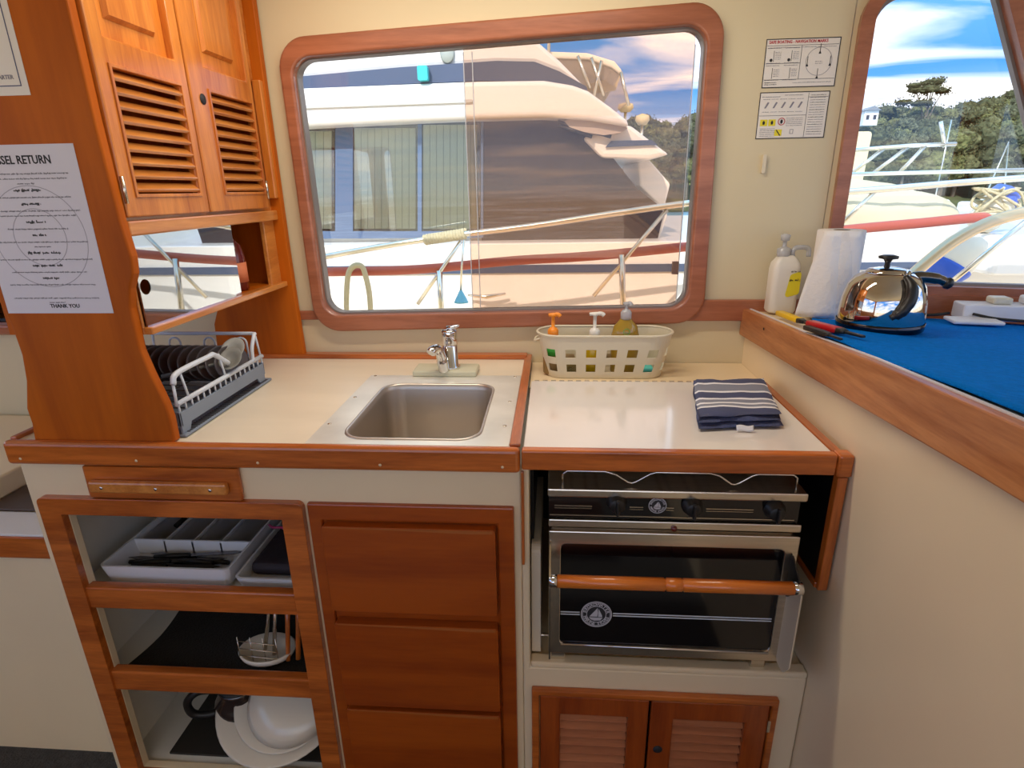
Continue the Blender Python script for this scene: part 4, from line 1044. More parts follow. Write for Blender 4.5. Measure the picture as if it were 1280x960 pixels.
# long grey scoops (curved liners) of the rear bays
lin = None
for i in range(4):
    x0 = -.974+i*.0690
    if lin is None:
        bm = bmesh.new()
        gridsurf(lambda u, v: V((-.030+.060*u, .295*v, .010+.030*(abs(2*u-1)**2)+.004*v)), 10, 6, bm=bm)
        lin = obj('bay_liner', bm, mat('grey liner plastic', srgb(150, 150, 158), .4), solid=.002); o = lin
    else: o = lin.copy(); COL.objects.link(o)
    o.location = (x0+.034, 1.108, SZ1+.0)
    tag(o, 'grey curved liner in a rear bay of the cutlery tray', 'tray liner', 'liners in the rear bays')
o = obj('oddments_pouch', BX(-.665, -.525, 1.03, 1.36, SZ1+.008, SZ1+.040), mat('dark pouch', srgb(40, 30, 36), .7, bump=.4, bscale=40), bevel=.012, segs=3); tag(center(o), 'dark soft pouch filling the low white tray', 'pouch')
o = obj('cord_loop', TB(curvept([(-.685, 1.17, SZ1+.050), (-.665, 1.15, SZ1+.056), (-.64, 1.15, SZ1+.055), (-.615, 1.12, SZ1+.054), (-.60, 1.09, SZ1+.046)], 6), .003), magenta); tag(center(o), 'magenta cord lying over the dark pouch', 'cord')
# second shelf: dark mat and utensils
def matf(u, v):
    y = .982+.50*v; xl = -.985+.04*v+.012*sin(9*v); x = xl+(-.535-xl)*u
    return V((x, y, SZ2+.004+.002*noise.noise(V((x*20, y*20, 0)))+(.05*max(0, v-.8))))
o = obj('shelf_mat', gridsurf(matf, 24, 24), dark, solid=.003); tag(center(o), 'black mat lining the middle open shelf', 'mat')
gx, gy = -.662, 1.035
t = thing('steamer_basin', (gx, gy, SZ2+.006), 'ivory oval dish holding steel tongs on the middle open shelf', 'dish')
obj('dish', LT([(0, 0), (.045, 0), (.062, .012), (.066, .024), (.062, .026), (.045, .012), (0, .006)], (gx, gy, SZ2+.008), sx=1., sy=.75), ivory, t)
for i, (x, y, tx, r, m, lab, nm) in enumerate(((-.675, 1.045, .008, .005, steel, 'steel whisk handle standing in the ivory dish', 'whisk'), (-.645, 1.03, .0, .005, steel, 'steel tongs standing upright in the ivory dish', 'tongs'), (-.605, 1.015, -.003, .0055, woodZ, 'thin wooden spoon upright by the cabinet side, nearer the dish', 'wooden_spoon'), (-.583, 1.02, -.002, .006, woodZ, 'thick wooden spoon upright against the cabinet side', 'wooden_spoon'))):
    o = obj(nm, TB([(x, y, SZ2+.016), (x+tx, y+.03, SZ2+.10), (x+tx*2, y+.06, SZ2+.175)], [r, r, r*1.7]), m); tag(center(o), lab, nm.replace('_', ' '))
bm = bmesh.new()
for k in range(3): tube(bm, [(gx-.05, gy-.03, SZ2+.035+k*.02), (gx+.04, gy-.035, SZ2+.033+k*.02)], .0012, n=6)
for k in range(4): tube(bm, [(gx-.05+.03*k, gy-.031, SZ2+.02), (gx-.05+.03*k, gy-.028, SZ2+.085)], .0012, n=6)
obj('wire_guard', bm, steel, t)
# bottom shelf
o = obj('ribbed_mat', BX(-.945, -.53, 1.0, 1.45, .031, .037), mat('ribbed rubber', srgb(44, 40, 34), .8)); tag(center(o), 'dark ribbed mat on the bottom shelf', 'mat')
bm = bmesh.new()
for i in range(44): box(bm, -.940+i*.0093, -.9365+i*.0093, 1.002, 1.445, .037, .0392)
bm.free()
jx, jy = -.80, 1.10
t = thing('coffee_jug', (jx, jy, .038), 'smoked glass coffee jug with a black handle on the bottom shelf', 'jug')
obj('jug_body', LT([(0, 0), (.055, 0), (.066, .012), (.070, .045), (.060, .085), (.046, .110), (.050, .125), (.047, .125), (.042, .110), (.056, .083), (.064, .045), (.06, .014), (0, .006)], (jx, jy, .038), n=32), smoke, t)
obj('handle', TB(curvept([(jx-.045, jy-.02, .160), (jx-.085, jy-.035, .166), (jx-.112, jy-.045, .140), (jx-.106, jy-.042, .100), (jx-.070, jy-.03, .088), (jx-.055, jy-.02, .09)], 6), .010), blackp, t)
obj('lid', LT([(0, .012), (.02, .012), (.046, .002), (.048, -.002), (0, -.002)], (jx, jy, .163)), blackp, t)
def crock(name, prof, loc, tilt, label, m=ivory, cat='plate'):
    bm = LT(prof, (0, 0, 0), n=48)
    o = obj(name, bm, m); o.location = loc; o.rotation_euler = tilt; tag(o, label, cat); return o
crock('serving_platter', [(0, 0), (.11, 0), (.163, .014), (.168, .018), (.163, .019), (.11, .006), (0, .005)], (-.680, 1.105, .122), (radians(24), 0, 0), 'wide ivory platter leaning at the back of the bottom shelf stack')
crock('dinner_plate', [(0, 0), (.085, 0), (.130, .014), (.134, .018), (.130, .019), (.085, .006), (0, .005)], (-.660, 1.092, .139), (radians(28), 0, 0), 'ivory dinner plate leaning on the platter on the bottom shelf')
crock('mixing_bowl', [(0, .034), (.06, .033), (.100, .022), (.116, .0), (.112, -.002), (.097, .018), (.055, .028), (0, .029)], (-.640, 1.075, .157), (radians(28), 0, 0), 'ivory bowl resting upside down on the plates on the bottom shelf', cat='bowl')

# ------------------------------------------------------------------ bench at far left
bz = lambda py, y=1.02: ay(20, py, y).z
bn = thing('bench_seat', (-1.6, 1.2, 0), 'cream bench with a brown cushion and wooden edge left of the galley', 'bench')
zt3 = bz(667); zt4 = bz(694); zt2 = bz(645)
obj('front_panel', BX(-2.2, -1.062, 1.02, 1.04, 0, zt4+.01), cream, bn)
obj('wood_edge', BX(-2.2, -1.060, 1.008, 1.04, zt4, zt3), woodX, bn, bevel=.004)
obj('top_edge', BX(-2.2, -1.060, 1.008, 1.10, zt3, zt3+.006), mat('white bench edge', srgb(226, 222, 220), .4), bn, bevel=.002)
obj('base', BX(-2.2, -1.062, 1.04, 1.56, 0, zt3-.001), cream, bn)
tag(center(obj('seat_cushion', BX(-1.335, -1.07, 1.10, 1.555, zt3+.0065, zt3+.012), cushion, bevel=.002)), 'brown vinyl seat pad on the bench left of the galley', 'cushion')
obj('side_coaming', BX(-1.90, -1.342, 1.105, 1.56, zt3+.006, .708), cream, bn, bevel=.006, segs=3)

# ------------------------------------------------------------------ added fill lamp with housing, out of view, to brighten the galley
def strip(x0, x1, y0, y1, lab, e):
    cx, cy = (x0+x1)/2, (y0+y1)/2
    t = thing('fill_lamp', (cx, cy, 1.95), lab, 'lamp')
    obj('housing', BX(x0-.01, x1+.01, y0-.01, y1+.01, 1.932, 1.95), whitep, t, bevel=.004)
    ld_ = bpy.data.lights.new('fill_lamp_light', 'AREA'); ld_.shape = 'RECTANGLE'; ld_.size = x1-x0; ld_.size_y = y1-y0; ld_.energy = e; ld_.color = (1, .90, .76)
    lo = bpy.data.objects.new('fill_light', ld_); COL.objects.link(lo); lo.parent = t; lo.location = (0, 0, -.020)
strip(-.62, .22, 1.10, 1.17, 'added fill lamp out of view on the ceiling above the galley sink', 5)

# ================================================================== outside
hullw = mat('yacht white gelcoat', srgb(232, 230, 224), .3, coat=.3)
navy = mat('navy stripe', srgb(70, 84, 110), .35, coat=.3)
wdark = mat('yacht dark window', srgb(44, 38, 42), .35, coat=.2)
frameb = mat('yacht window frame', srgb(84, 104, 134), .4)
blind = mat('pale window blinds', srgb(228, 228, 208), .8)
blindg = mat('shadow gap between blinds', srgb(96, 96, 92), .8)
beige = mat('beige canvas', srgb(214, 200, 160), .8, bump=.3, bscale=40)
ropem = mat('braided cream rope', srgb(226, 212, 170), .9, bump=1, bscale=400)
railm = mat('polished rail', srgb(226, 220, 204), .22, 1)
redr = mat('faded red rail cover', srgb(172, 84, 66), .45)
canvas = mat('white boat cover canvas', srgb(186, 176, 146), .8, bump=.7, bscale=7)
bluep = mat('blue fender end', srgb(40, 84, 190), .4)
YH = 3.15
def poly(py_list, y): return [P2(a, b, y) for a, b in py_list]
ya = thing('motor_yacht', (.5, 4.0, -.3), 'large white motor yacht with navy stripes moored alongside beyond the windows', 'yacht')
def slabx(pts, y, depth, m, name, par, bevel=0, **k): return obj(name, plate([poly(pts, y)], XZ(y), (0, 1, 0), depth), m, par, bevel=bevel, **k)
zdk = ay(640, 306, YH).z; zb0 = ay(640, 331, YH).z; zb1 = ay(640, 344, YH).z
print('hull z', zdk, zb0, zb1, [ay(1060, a, YH).z for a in (293, 323, 332)], ay(1166, 320, YH), ay(405, 328, YH).z, ay(405, 346, YH).z)
hull = [(-4.5, -.35), (3.4, -.35), (4.3, zdk+.02), (-4.5, zdk)]
obj('hull', plate([hull], XZ(YH), (0, 1, 0), 2.9), hullw, ya, bevel=.03, segs=3)
obj('hull_stripe', plate([[(-4.5, zb1), (2.25, zb1+.02), (2.25, zb0), (-4.5, zb0)]], XZ(YH-.012), (0, 1, 0), .014), navy, ya)
YS = 3.35
hs = obj('deck_house', plate([poly([(250, 310), (250, 150), (720, 140), (797, 236), (836, 268), (822, 306)], YS)], XZ(YS), (0, 1, 0), 2.4), hullw, ya, bevel=.02)
YG = YS-.012
obj('side_window', plate([poly([(300, 296), (300, 166), (420, 160), (420, 296)], YG), ], XZ(YG), (0, 1, 0), .01), wdark, ya)
def win(l, r, top, bot, n=9):
    w = obj('side_window', plate([poly([(l, bot), (l, top+2), (r, top), (r, bot)], YG)], XZ(YG), (0, 1, 0), .01), blindg, ya)
    bm = bmesh.new()
    for i in range(n):
        a = l+3+(r-l-6)*i/n; b = l+3+(r-l-6)*(i+.93)/n
        plate([poly([(a, bot-4), (a, top+4), (b, top+4), (b, bot-4)], YG-.008)], XZ(YG-.008), (0, 1, 0), .006, bm=bm)
    obj('blinds', bm, blind, w)
    obj('window_glass', plate([poly([(l, bot), (l, top), (r, top), (r, bot)], YG-.016)], XZ(YG-.016), (0, 1, 0), .004), glassmat('yacht glass', (.9, .92, .9, 1), refl=.28), w)
win(330, 418, 160, 290, 8); win(440, 523, 156, 290, 9); win(526, 600, 152, 290, 8)
obj('window_frame', plate([poly([(320, 299), (320, 154), (604, 146), (604, 297)], YG-.022), poly([(330, 289), (330, 161), (419, 159), (419, 289)], YG-.022), poly([(441, 289), (441, 158), (522, 155), (522, 289)], YG-.022), poly([(527, 289), (527, 155), (601, 152), (601, 289)], YG-.022)], XZ(YG-.022), (0, 1, 0), .012), frameb, ya)
slabx([(602, 302), (602, 147), (724, 144), (797, 236), (824, 257), (830, 265), (821, 303)], YG-.01, .02, wdark, 'windscreen', ya)
# flybridge, drawn in layers
YB = 3.18
obj('overhang', plate([poly([(250, 166), (380, 158), (500, 152), (600, 148), (680, 146), (740, 150), (787, 158), (784, 150), (764, 134), (735, 113), (716, 106), (680, 100), (600, 101), (370, 110), (250, 116)], YB)], XZ(YB), (0, 1, 0), 2.6), hullw, ya, bevel=.03, segs=4)
obj('overhang_lip', plate([poly([(250, 136), (370, 132), (590, 124), (590, 128), (370, 136), (250, 141)], YB-.01)], XZ(YB-.01), (0, 1, 0), .012), mat('grey groove', srgb(190, 190, 184), .5), ya)
slabx([(250, 118), (370, 111), (600, 101), (680, 102), (716, 108), (735, 114), (733, 108), (699, 89), (668, 77), (620, 76), (500, 84), (370, 96), (250, 104)], YB+.02, 2.4, navy, 'flybridge_band', ya)
slabx([(250, 106), (370, 98), (500, 86), (620, 78), (668, 79), (699, 91), (733, 110), (700, 76), (668, 48), (640, 20), (560, 10), (250, 20)], YB+.04, 2.3, hullw, 'flybridge_coaming', ya, bevel=.02)
q = ay(559, 66, YB+.03)
obj('vent', LT([(.0, 0), (.032, 0), (.036, .006), (.030, .010), (0, .006)], (q.x, YB+.035, q.z), axis=(0, -1, 0), sy=1.4), mat('grey vent', srgb(170, 176, 166), .4, .4), ya)
q = ay(529, 92, YB-.0)
o2 = obj('boarding_light', plate([rrect(q.x-.026, q.x+.026, q.z-.034, q.z+.034, .01, 3)], XZ(YB-.02), (0, 1, 0), .04), mat('teal lens', srgb(60, 190, 196), .3), ya, bevel=.004)
slabx([(728, 172), (752, 197), (812, 199), (837, 193), (819, 180), (788, 156), (770, 158)], YB+.1, 1.8, hullw, 'visor', ya, bevel=.02)
slabx([(757, 184), (764, 176), (815, 175), (822, 181)], YB+.085, .02, navy, 'visor_band', ya)
slabx([(705, 151), (722, 147), (750, 149), (775, 155), (785, 160), (776, 166), (755, 169), (730, 165), (712, 159)], YB+.05, .05, mat('hood underside', srgb(176, 164, 150), .6), 'hood', ya)
bm = bmesh.new()
for a, b in (((697, 152), (764, 171)), ((697, 156), (740, 171)), ((709, 155), (762, 168))): tube(bm, [ay(*a, YB+.06), ay(*b, YB+.06)], .010, n=6)
obj('wiper', bm, blackp, ya)
slabx([(797, 200), (800, 196), (812, 200), (838, 230), (830, 262), (800, 232)], YS+.3, .8, hullw, 'forward_moulding', ya, bevel=.02)
obj('side_deck_cleat', TB([ay(585, 369, YH-.05), ay(608, 371, YH-.06), ay(632, 367, YH-.05)], [.006, .012, .006]), railm, ya)
# bimini over the flybridge
YM = 4.4
bi = thing('bimini', (.6, YM, 2.2), 'beige bimini canopy with clear curtains over the yacht flybridge', 'canopy')
cano = mat('pale bimini canvas', srgb(234, 222, 202), .8)
obj('canopy_top', plate([poly([(640, 70), (680, 64), (735, 66), (768, 76), (778, 88), (776, 93), (764, 84), (735, 74), (680, 72), (640, 78)], YM)], XZ(YM), (0, 1, 0), 1.4), cano, bi, bevel=.02)
obj('clear_curtain', plate([poly([(690, 72), (735, 74), (764, 84), (776, 93), (784, 130), (770, 140), (700, 100)], YM+.02)], XZ(YM+.02), (0, 1, 0), .01), glassmat('curtain film', (.84, .80, .76, 1), dust=.3), bi)
bm = bmesh.new()
for a, b in (((739, 72), (755, 120)), ((752, 76), (742, 122)), ((776, 90), (786, 132)), ((722, 70), (738, 110)), ((686, 66), (686, 40))): tube(bm, [ay(*a, YM-.02), ay(*b, YM-.02)], .012, n=6)
obj('frame', bm, railm, bi)
bm = plate([poly([(764, 98), (776, 94), (770, 112), (748, 116), (720, 108)], YM+.5)], XZ(YM+.5), (0, 1, 0), .05)
obj('inner_flap', bm, beige, bi)
for px, py, w_, h_, lab in ((803, 149, 8, 6, 'small cream dome light beyond the nose of the yacht'), (782, 134, 9, 5, 'white deck lamp below the clear bimini curtain')):
    p = ay(px, py, 5.2); k_ = 5.2/719
    t = thing('spotlight', (p.x, 5.2, p.z-.3), lab, 'spotlight')
    obj('housing', LT([(0, 0), (w_*k_*.6, .0), (w_*k_, h_*k_*.8), (w_*k_*.9, h_*k_*1.6), (0, h_*k_*2)], (p.x, 5.2, p.z-h_*k_), n=20), beige, t)
    obj('post', TB([(p.x, 5.2, p.z-.30), (p.x, 5.2, p.z-h_*k_+.005)], .012), railm, t)
# rails between the boats
YR = 2.65
rl = thing('side_rail', (0, YR, .5), 'slim stainless guard rail with slanting braces rising past both windows', 'rail')
obj('top_tube', TB(curvept([ay(*p, YR) for p in ((300, 344), (400, 322), (540, 298), (660, 283), (760, 268), (870, 253), (960, 246), (1060, 240), (1180, 230), (1300, 221))], 4), .0135), railm, rl)
for pts in (((522, 380), (576, 302)), ((742, 370), (834, 262)), ((1049, 282), (1095, 238))):
    obj('brace', TB([ay(*p, YR) for p in pts], .009), railm, rl)
for pts in (((549, 338), (553, 420)), ((777, 318), (780, 420))):
    obj('post', TB([ay(*p, YR) for p in pts], .014), railm, rl)
rr_ = obj('cap_rail', TB(curvept([ay(*p, YR+.02) for p in ((300, 343), (400, 340), (520, 337), (640, 326), (740, 320), (862, 308), (1062, 287), (1150, 279), (1222, 272), (1234, 274))], 4), .021, n=12), redr)
tag(center(rr_), 'faded red covered rail running low past both windows', 'rail')
o = obj('upper_wire', TB([ay(1060, 218, 3.9), ay(1300, 212, 3.9)], .012), railm); tag(center(o), 'thin pale wire rail just above the canvas cover', 'rail')
bm = TB([ay(1062, 188, 4.6), ay(1140, 182, 4.6), ay(1195, 180, 4.6)], .014)
for a, b in (((1105, 186), (1062, 218)), ((1135, 184), (1092, 216)), ((1157, 182), (1124, 216)), ((1176, 152), (1181, 184))): tube(bm, [ay(*a, 4.6), ay(*b, 4.6)], .013, n=6)
o = obj('bow_rail', bm, railm); tag(center(o), 'far bow rail with slanting stanchions in front of the trees', 'rail')
arch = curvept([ay(*p, 2.3) for p in ((1122, 362), (1150, 335), (1190, 303), (1230, 281), (1270, 268), (1310, 262))], 6)
o = obj('pulpit_rail', TB(arch, .022, n=12), mat('weathered gold rail', srgb(214, 188, 150), .3, .7)); tag(center(o), 'broad curved rail sweeping up to the right outside the right window', 'rail')
o = obj('brace_rail', TB([ay(1190, 352, 2.4), ay(1300, 262, 2.4)], .010), railm); tag(center(o), 'thin straight brace crossing below the curved rail', 'rail')
# ropes
def coil(p0, p1, n, r, label):
    bm = bmesh.new(); p0, p1 = V(p0), V(p1); d = (p1-p0).normalized(); u = d.cross(V((0, 1, 0))).normalized(); w = d.cross(u); pts = []
    for i in range(n*10+1):
        a = 2*pi*i/10; pts.append(p0.lerp(p1, i/(n*10))+(u*cos(a)+w*sin(a))*r)
    tube(bm, pts, .008, n=6); o = obj('rope_lashing', bm, ropem); tag(center(o), label, 'rope'); return o
coil(ay(531, 300, YR), ay(582, 292, YR), 15, .018, 'cream rope lashed around the slim guard rail')
o = obj('mooring_rope', TB(curvept([ay(*p, YR-.03) for p in ((435, 410), (433, 380), (435, 345), (442, 333), (452, 333), (457, 345), (462, 370), (464, 410))], 6), .013), ropem); tag(center(o), 'cream rope looped over the red rail at the left of the big window', 'rope')
t = thing('cord_tassel', ay(576, 378, YR), 'blue frayed tassel on a thin cord hanging from the rope lashing', 'tassel')
obj('cord', TB([ay(580, 300, YR-.02), ay(577, 335, YR-.03), ay(576, 364, YR-.02)], .005), railm, t)
a = ay(576, 362, YR-.02)
obj('tassel', LT([(.004, .0), (.012, -.015), (.030, -.050), (.034, -.060), (0, -.058)], a, n=14), mat('sky blue fibre', srgb(110, 184, 214), .9, bump=1, bscale=80, stretch=(1, 1, .1)), t)
# covered dinghy on the foredeck
def coverf(cx, cy, cz, hx, hy, hz):
    def f(u, v):
        a = -pi/2+pi*u; b = pi*v
        x = cx+hx*sin(a)*(1 if a < 0 else 1); r = math.sqrt(max(0, 1-(abs(sin(a))**4)))
        z = cz+hz*r*max(0, sin(b))**.8*(1+.22*cos(a*1.4+1.2)); y = cy-hy*r*cos(b)
        n = noise.noise(V((x*2.2, y*3, z*3)))*.06+abs(noise.noise(V((x*5+z*7, y*3, z*3))))*.05
        return V((x, y-n, z+n*.5))
    return f
L = ay(985, 290, 4.1); Rr = ay(1236, 290, 4.1); T = ay(1090, 218, 4.1)
o = obj('dinghy_cover', gridsurf(coverf((L.x+Rr.x)/2, 4.7, L.z-.02, (Rr.x-L.x)/2, .62, (T.z-L.z)*.88), 48, 28), canvas, solid=.01)
tag(center(o), 'big wrinkled white canvas cover bulging behind the red rail', 'boat cover')
a = ay(1056, 214, 5.4); b = ay(1091, 164, 5.4)
o = obj('deck_box', plate([rnd([(a.x-.08, a.z-.3), (b.x-.02, a.z-.3), (b.x, b.z), (a.x-.04, b.z)], .03, 3)], XZ(5.4), (0, 1, 0), .35), beige, bevel=.015); tag(center(o), 'upright beige locker standing on the white canvas cover', 'box')
def fender(a, b, r, y, label):
    A, B = ay(*a, y), ay(*b, y); d = (B-A); Ln = d.length
    t = thing('fender', A, label, 'fender')
    obj('body', LT([(0, .0), (r*.7, .02), (r, r*.8), (r, Ln-r*.8), (r*.7, Ln-.02), (0, Ln)], A, axis=d, n=24), mat('off-white fender vinyl', srgb(226, 220, 200), .5), t)
    obj('end_cap', LT([(0, -.014), (r*.78, .004), (r*1.04, r*.78), (r*1.04, r*.92), (r*.9, r*.96)], A, axis=d, n=24), bluep, t)
fender((1172, 350), (1222, 292), .085, 2.7, 'white fender with a blue lower end hanging by the curved rail')
fender((1262, 236), (1218, 290), .070, 3.0, 'white fender with a blue top end among the ropes')
bm = bmesh.new(); random.seed(5)
for k in range(7):
    pts = [ay(1215+random.uniform(0, 70), 234+random.uniform(0, 36), 2.95+random.uniform(-.05, .05)) for _ in range(6)]
    tube(bm, curvept(pts, 5), .006, n=6)
o = obj('tangled_rope', bm, ropem); tag(center(o), 'tangled pale mooring ropes above the curved rail', 'rope')
# own side deck and neighbour coachroof at the right
bm = bmesh.new(); a = ay(1154, 366, 2.0); b = ay(1150, 344, 2.25)
o = plate([[(1.02, 1.66), (4.2, 1.3), (4.2, 2.1), (1.02, 2.1)]], XY(a.z-.04), (0, 0, -1), .10)
tag(center(obj('side_deck_moulding', o, hullw, bevel=.03, segs=4)), 'white moulded deck edge just outside the right window', 'deck moulding')
hatch = obj('coachroof', plate([poly([(1236, 345), (1255, 296), (1400, 286), (1400, 345)], 2.8)], XZ(2.8), (0, 1, 0), .3), hullw, bevel=.02)
tag(center(hatch), 'low white coachroof with a brown window beyond the curved rail', 'coachroof')
o = obj('window', plate([poly([(1243, 334), (1250, 304), (1390, 302), (1390, 333)], 2.79)], XZ(2.785), (0, 1, 0), .01), mat('brown window', srgb(150, 112, 90), .3), hatch)
o.parent = hatch; o.data.transform(Matrix.Translation(-hatch.location))

# water, far shore, trees
water = mat('harbour water', srgb(120, 156, 172), .45, bump=.4, bscale=2.5)
struct('ground_water', BX(-60, 160, 6.2, 56, -.62, -.6), water)
hill = mat('wooded slope', srgb(86, 96, 60), .95, noise_amt=.4, nscale=.6)
def hf(u, v):
    x = -20+150*u; y = 50+45*v
    return V((x, y, -.8+8*v**.8+1.2*noise.noise(V((x*.05, y*.05, 0)))))
struct('ground_hill', gridsurf(hf, 50, 20), hill)
def hazed_leafmat(n, c):
    m = mat(n, c, .9, noise_amt=.6, nscale=3.2, bump=1, bscale=5, spec=.1); return m
lm = [hazed_leafmat('dark olive leaves', srgb(84, 86, 60)), hazed_leafmat('olive leaves', srgb(104, 104, 72)), hazed_leafmat('grey green leaves', srgb(100, 104, 80)), hazed_leafmat('bright leaves', srgb(114, 116, 74))]  # distance haze is put into the leaf colours by greying them
bark = mat('grey bark', srgb(120, 108, 92), .9)
def tree_proto(i, spread, h, gum):
    random.seed(40+i)
    t = thing('tree', (0, 0, 0), 'bushy olive green tree on the far hillside', 'tree', 'trees on the far hillside')
    bm = TB([(0, 0, -1), (.1, 0, h*.3), (0, 0, h*.62)], [.22, .16, .08], n=8)
    bm2 = bmesh.new()
    for k in range(13 if not gum else 9):
        a = random.uniform(0, 2*pi); rr = spread*math.sqrt(random.random())*.7; zz = h*random.uniform(.30, .92) if not gum else h*random.uniform(.72, .98)
        rr *= (1.15-abs(zz/h-.55))
        c = V((rr*cos(a), rr*sin(a), zz)); s = random.uniform(.55, 1.0)*spread*.42*(.7 if gum else 1)
        if gum: tube(bm, [(0, 0, h*.45), c*.6+V((0, 0, h*.22)), c], [.08, .05, .03], n=5)
        g = bmesh.ops.create_icosphere(bm2, subdivisions=3, radius=s)
        for v in g['verts']:
            n = v.co.normalized(); v.co = v.co*(1+.35*noise.noise(v.co*2.2/s*.8+c)+.16*noise.noise(v.co*7/s+c)); v.co.z *= .62 if not gum else .35
            v.co += c
    # loose leaf clumps breaking the outline
    vs = [v.co.copy() for v in bm2.verts]
    for k in range(3200 if not gum else 1200):
        p = random.choice(vs)+V((random.gauss(0, .13), random.gauss(0, .13), random.gauss(0, .13))); s = random.uniform(.07, .17)
        q = [bm2.verts.new(p+V((random.uniform(-s, s), random.uniform(-s, s), random.uniform(-s, s)))) for _ in range(4)]
        try: bm2.faces.new(q)
        except ValueError: pass
    obj('trunk', bm, bark, t); obj('foliage', bm2, lm[i % 4], t)
    return t
protos = [tree_proto(0, 2.6, 5.2, False), tree_proto(1, 3.0, 4.6, False), tree_proto(2, 2.4, 6.0, False), tree_proto(3, 2.8, 5.0, False)]
gum = tree_proto(4, 3.2, 8.0, True); gum['label'] = 'tall sparse umbrella-shaped tree standing above the far treeline'; del gum['group']
g_ = ay(1156, 150, 60); gum.location = (g_.x, 60, g_.z-4.6)
random.seed(21); used = set(); cnt = 0
def toph(px):  # where the treeline runs against the sky
    if px < 900: return 140
    if px < 1180: return 124
    return 124-(px-1180)*.25
for row, (y, f) in enumerate(((52, .62), (57, .40), (63, .22), (70, .08))):
    px = 770
    while px < 1300:
        px += random.uniform(16, 22)
        if 880 < px < 1030: continue
        base = 208; tp = toph(px)
        pyt = tp+(base-tp)*f*.75+random.uniform(-4, 5)+(6 if row == 3 else 0)
        P = ay(px, pyt, y)
        k = (cnt*7+row) % 4; pr_ = protos[k]; h = (5.2, 4.6, 6.0, 5.0)[k]; s = random.uniform(.85, 1.15)
        loc = (P.x, y+random.uniform(-1.5, 1.5), P.z-h*s*.95)
        if k not in used: o = pr_; o.location = loc; used.add(k)
        else: o = copy_tree(pr_, None, loc)
        o.scale = (s*.78, s*.78, s); o.rotation_euler = (0, 0, random.uniform(0, 6)); cnt += 1
# sailing boats far off
for px, pt, pb_, y, lab in ((1176, 150, 186, 30, 'distant moored boat with a short leaning mast'), (1252, 178, 214, 26, 'distant small boat with an A-frame at the right edge of the view')):
    p = ay(px, 214, y); a = ay(px+2, pt, y)
    t = thing('moored_boat', (p.x, y, -.6), lab, 'boat')
    hz = .7; bm = bmesh.new()
    loft(bm, [[V((p.x+x*(1-.12*k), y+w*(1-.2*k), z)) for x, w in ((-2.2, .5), (-2.2, -.5), (.8, -.7), (2.4, 0), (.8, .7))] for k, z in ((1, -.65), (0, -.6+hz))], True, False)
    obj('hull', bm, hullw, t); obj('cabin', BX(p.x-1.2, p.x+.5, y-.4, y+.4, -.6+hz, .6), hullw, t, bevel=.1)
    bm = TB([(p.x, y, 0), (p.x, y, a.z)], .03, n=6)
    if px > 1200: bm = TB([(p.x-.5, y, .3), (p.x, y, a.z), (p.x+.4, y, .3)], .04, n=6)
    obj('mast', bm, railm, t)
a = ay(1078, 143, 50)
t = thing('hillside_house', (a.x, 58, a.z-1), 'small pale house among the trees at the left of the right window', 'house')
obj('wall', BX(a.x-.5, a.x+.5, 48.6, 49.6, a.z-.9, a.z+.1), hullw, t); bm = bmesh.new()
loft(bm, [[V((a.x-.6, yy, a.z+.1)), V((a.x+.6, yy, a.z+.1)), V((a.x, yy, a.z+.4))] for yy in (48.4, 49.8)], True, False); obj('roof', bm, mat('grey roof', srgb(120, 124, 130), .6), t)
for dx in (-.25, .25): obj('window', BX(a.x+dx-.1, a.x+dx+.1, 48.55, 48.6, a.z-.5, a.z-.2), wdark, t)

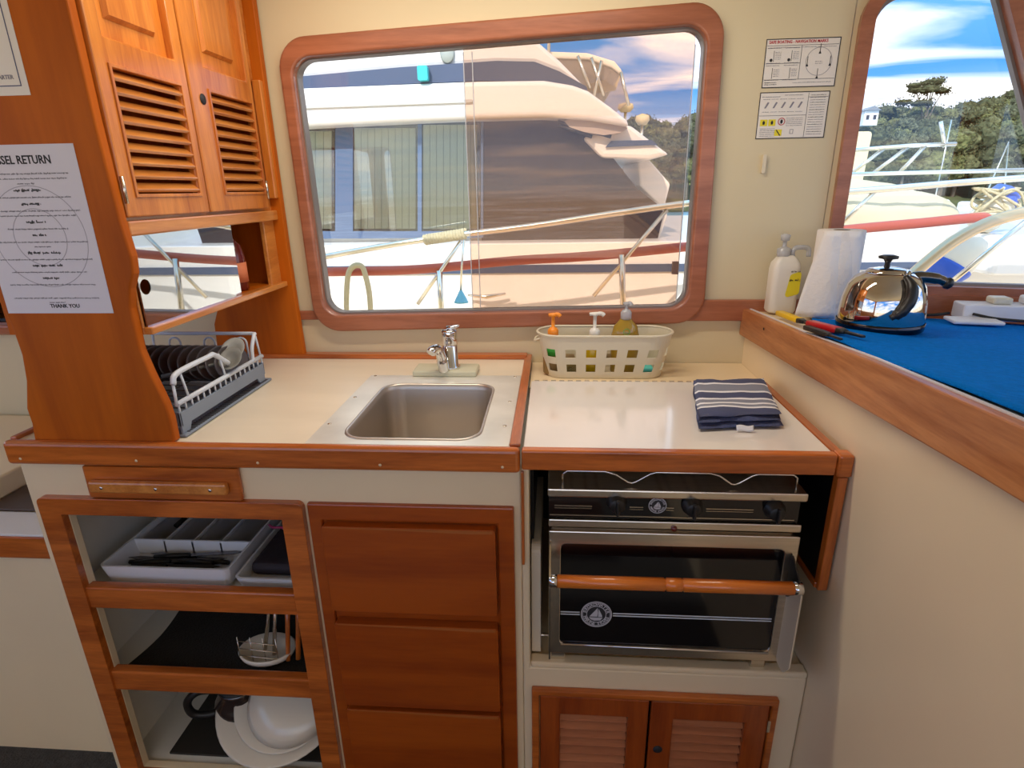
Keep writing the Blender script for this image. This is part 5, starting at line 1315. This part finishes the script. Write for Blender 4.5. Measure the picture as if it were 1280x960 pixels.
# ------------------------------------------------------------------ daylight
w = bpy.data.worlds.new('sky'); S.world = w; w.use_nodes = True; nt = w.node_tree; nt.nodes.clear(); L_ = nt.links.new
out = nt.nodes.new('ShaderNodeOutputWorld'); bg = nt.nodes.new('ShaderNodeBackground'); L_(bg.outputs[0], out.inputs[0])
tc = nt.nodes.new('ShaderNodeTexCoord'); sx = nt.nodes.new('ShaderNodeSeparateXYZ'); L_(tc.outputs['Generated'], sx.inputs[0])
gr = nt.nodes.new('ShaderNodeValToRGB'); e = gr.color_ramp.elements
k = e.new(.0); e[0].color = srgb(206, 190, 162); k.color = srgb(196, 218, 236); e[2].position = .55; e[2].color = srgb(62, 130, 214)
k = e.new(.57); k.color = srgb(132, 190, 240)
for q_, p_ in zip(list(e), (.49, .50, .57, .78)): q_.position = p_
hx = nt.nodes.new('ShaderNodeMath'); hx.operation = 'MULTIPLY_ADD'; hx.inputs[1].default_value = .5; hx.inputs[2].default_value = .5
L_(sx.outputs[2], hx.inputs[0]); L_(hx.outputs[0], gr.inputs[0])
zc = nt.nodes.new('ShaderNodeMath'); zc.operation = 'ADD'; zc.inputs[1].default_value = .12; L_(sx.outputs[2], zc.inputs[0])
dv = nt.nodes.new('ShaderNodeVectorMath'); dv.operation = 'DIVIDE'; cb = nt.nodes.new('ShaderNodeCombineXYZ')
for i in range(3): L_(zc.outputs[0], cb.inputs[i])
L_(tc.outputs['Generated'], dv.inputs[0]); L_(cb.outputs[0], dv.inputs[1])
mp = nt.nodes.new('ShaderNodeMapping'); mp.inputs['Scale'].default_value = (.75, 1.5, 1); mp.inputs['Rotation'].default_value = (0, 0, -.35); mp.inputs['Location'].default_value = (1.3, .4, 0); L_(dv.outputs[0], mp.inputs[0])
n = nt.nodes.new('ShaderNodeTexNoise'); n.inputs['Scale'].default_value = 1.1; n.inputs['Detail'].default_value = 8; n.inputs['Distortion'].default_value = .5; L_(mp.outputs[0], n.inputs['Vector'])
cr = nt.nodes.new('ShaderNodeValToRGB'); cr.color_ramp.elements[0].position = .43; cr.color_ramp.elements[1].position = .66; L_(n.outputs['Fac'], cr.inputs[0])
mx = nt.nodes.new('ShaderNodeMixRGB'); L_(cr.outputs[0], mx.inputs[0]); L_(gr.outputs[0], mx.inputs[1]); mx.inputs[2].default_value = srgb(250, 248, 246)
L_(mx.outputs[0], bg.inputs[0]); bg.inputs[1].default_value = 1.5
sd = bpy.data.lights.new('sun', 'SUN'); sd.energy = 3.0; sd.angle = radians(.6); sd.color = (1, .96, .90)
so = bpy.data.objects.new('sun', sd); COL.objects.link(so); so.location = (0, -5, 10)
dirv = V((.30, .78, -.68)); so.rotation_euler = dirv.to_track_quat('-Z', 'Y').to_euler()
vs_ = S.view_settings; vs_.view_transform = 'Standard'; vs_.look = 'None'; vs_.gamma = 1; vs_.exposure = .55; vs_.use_curve_mapping = False
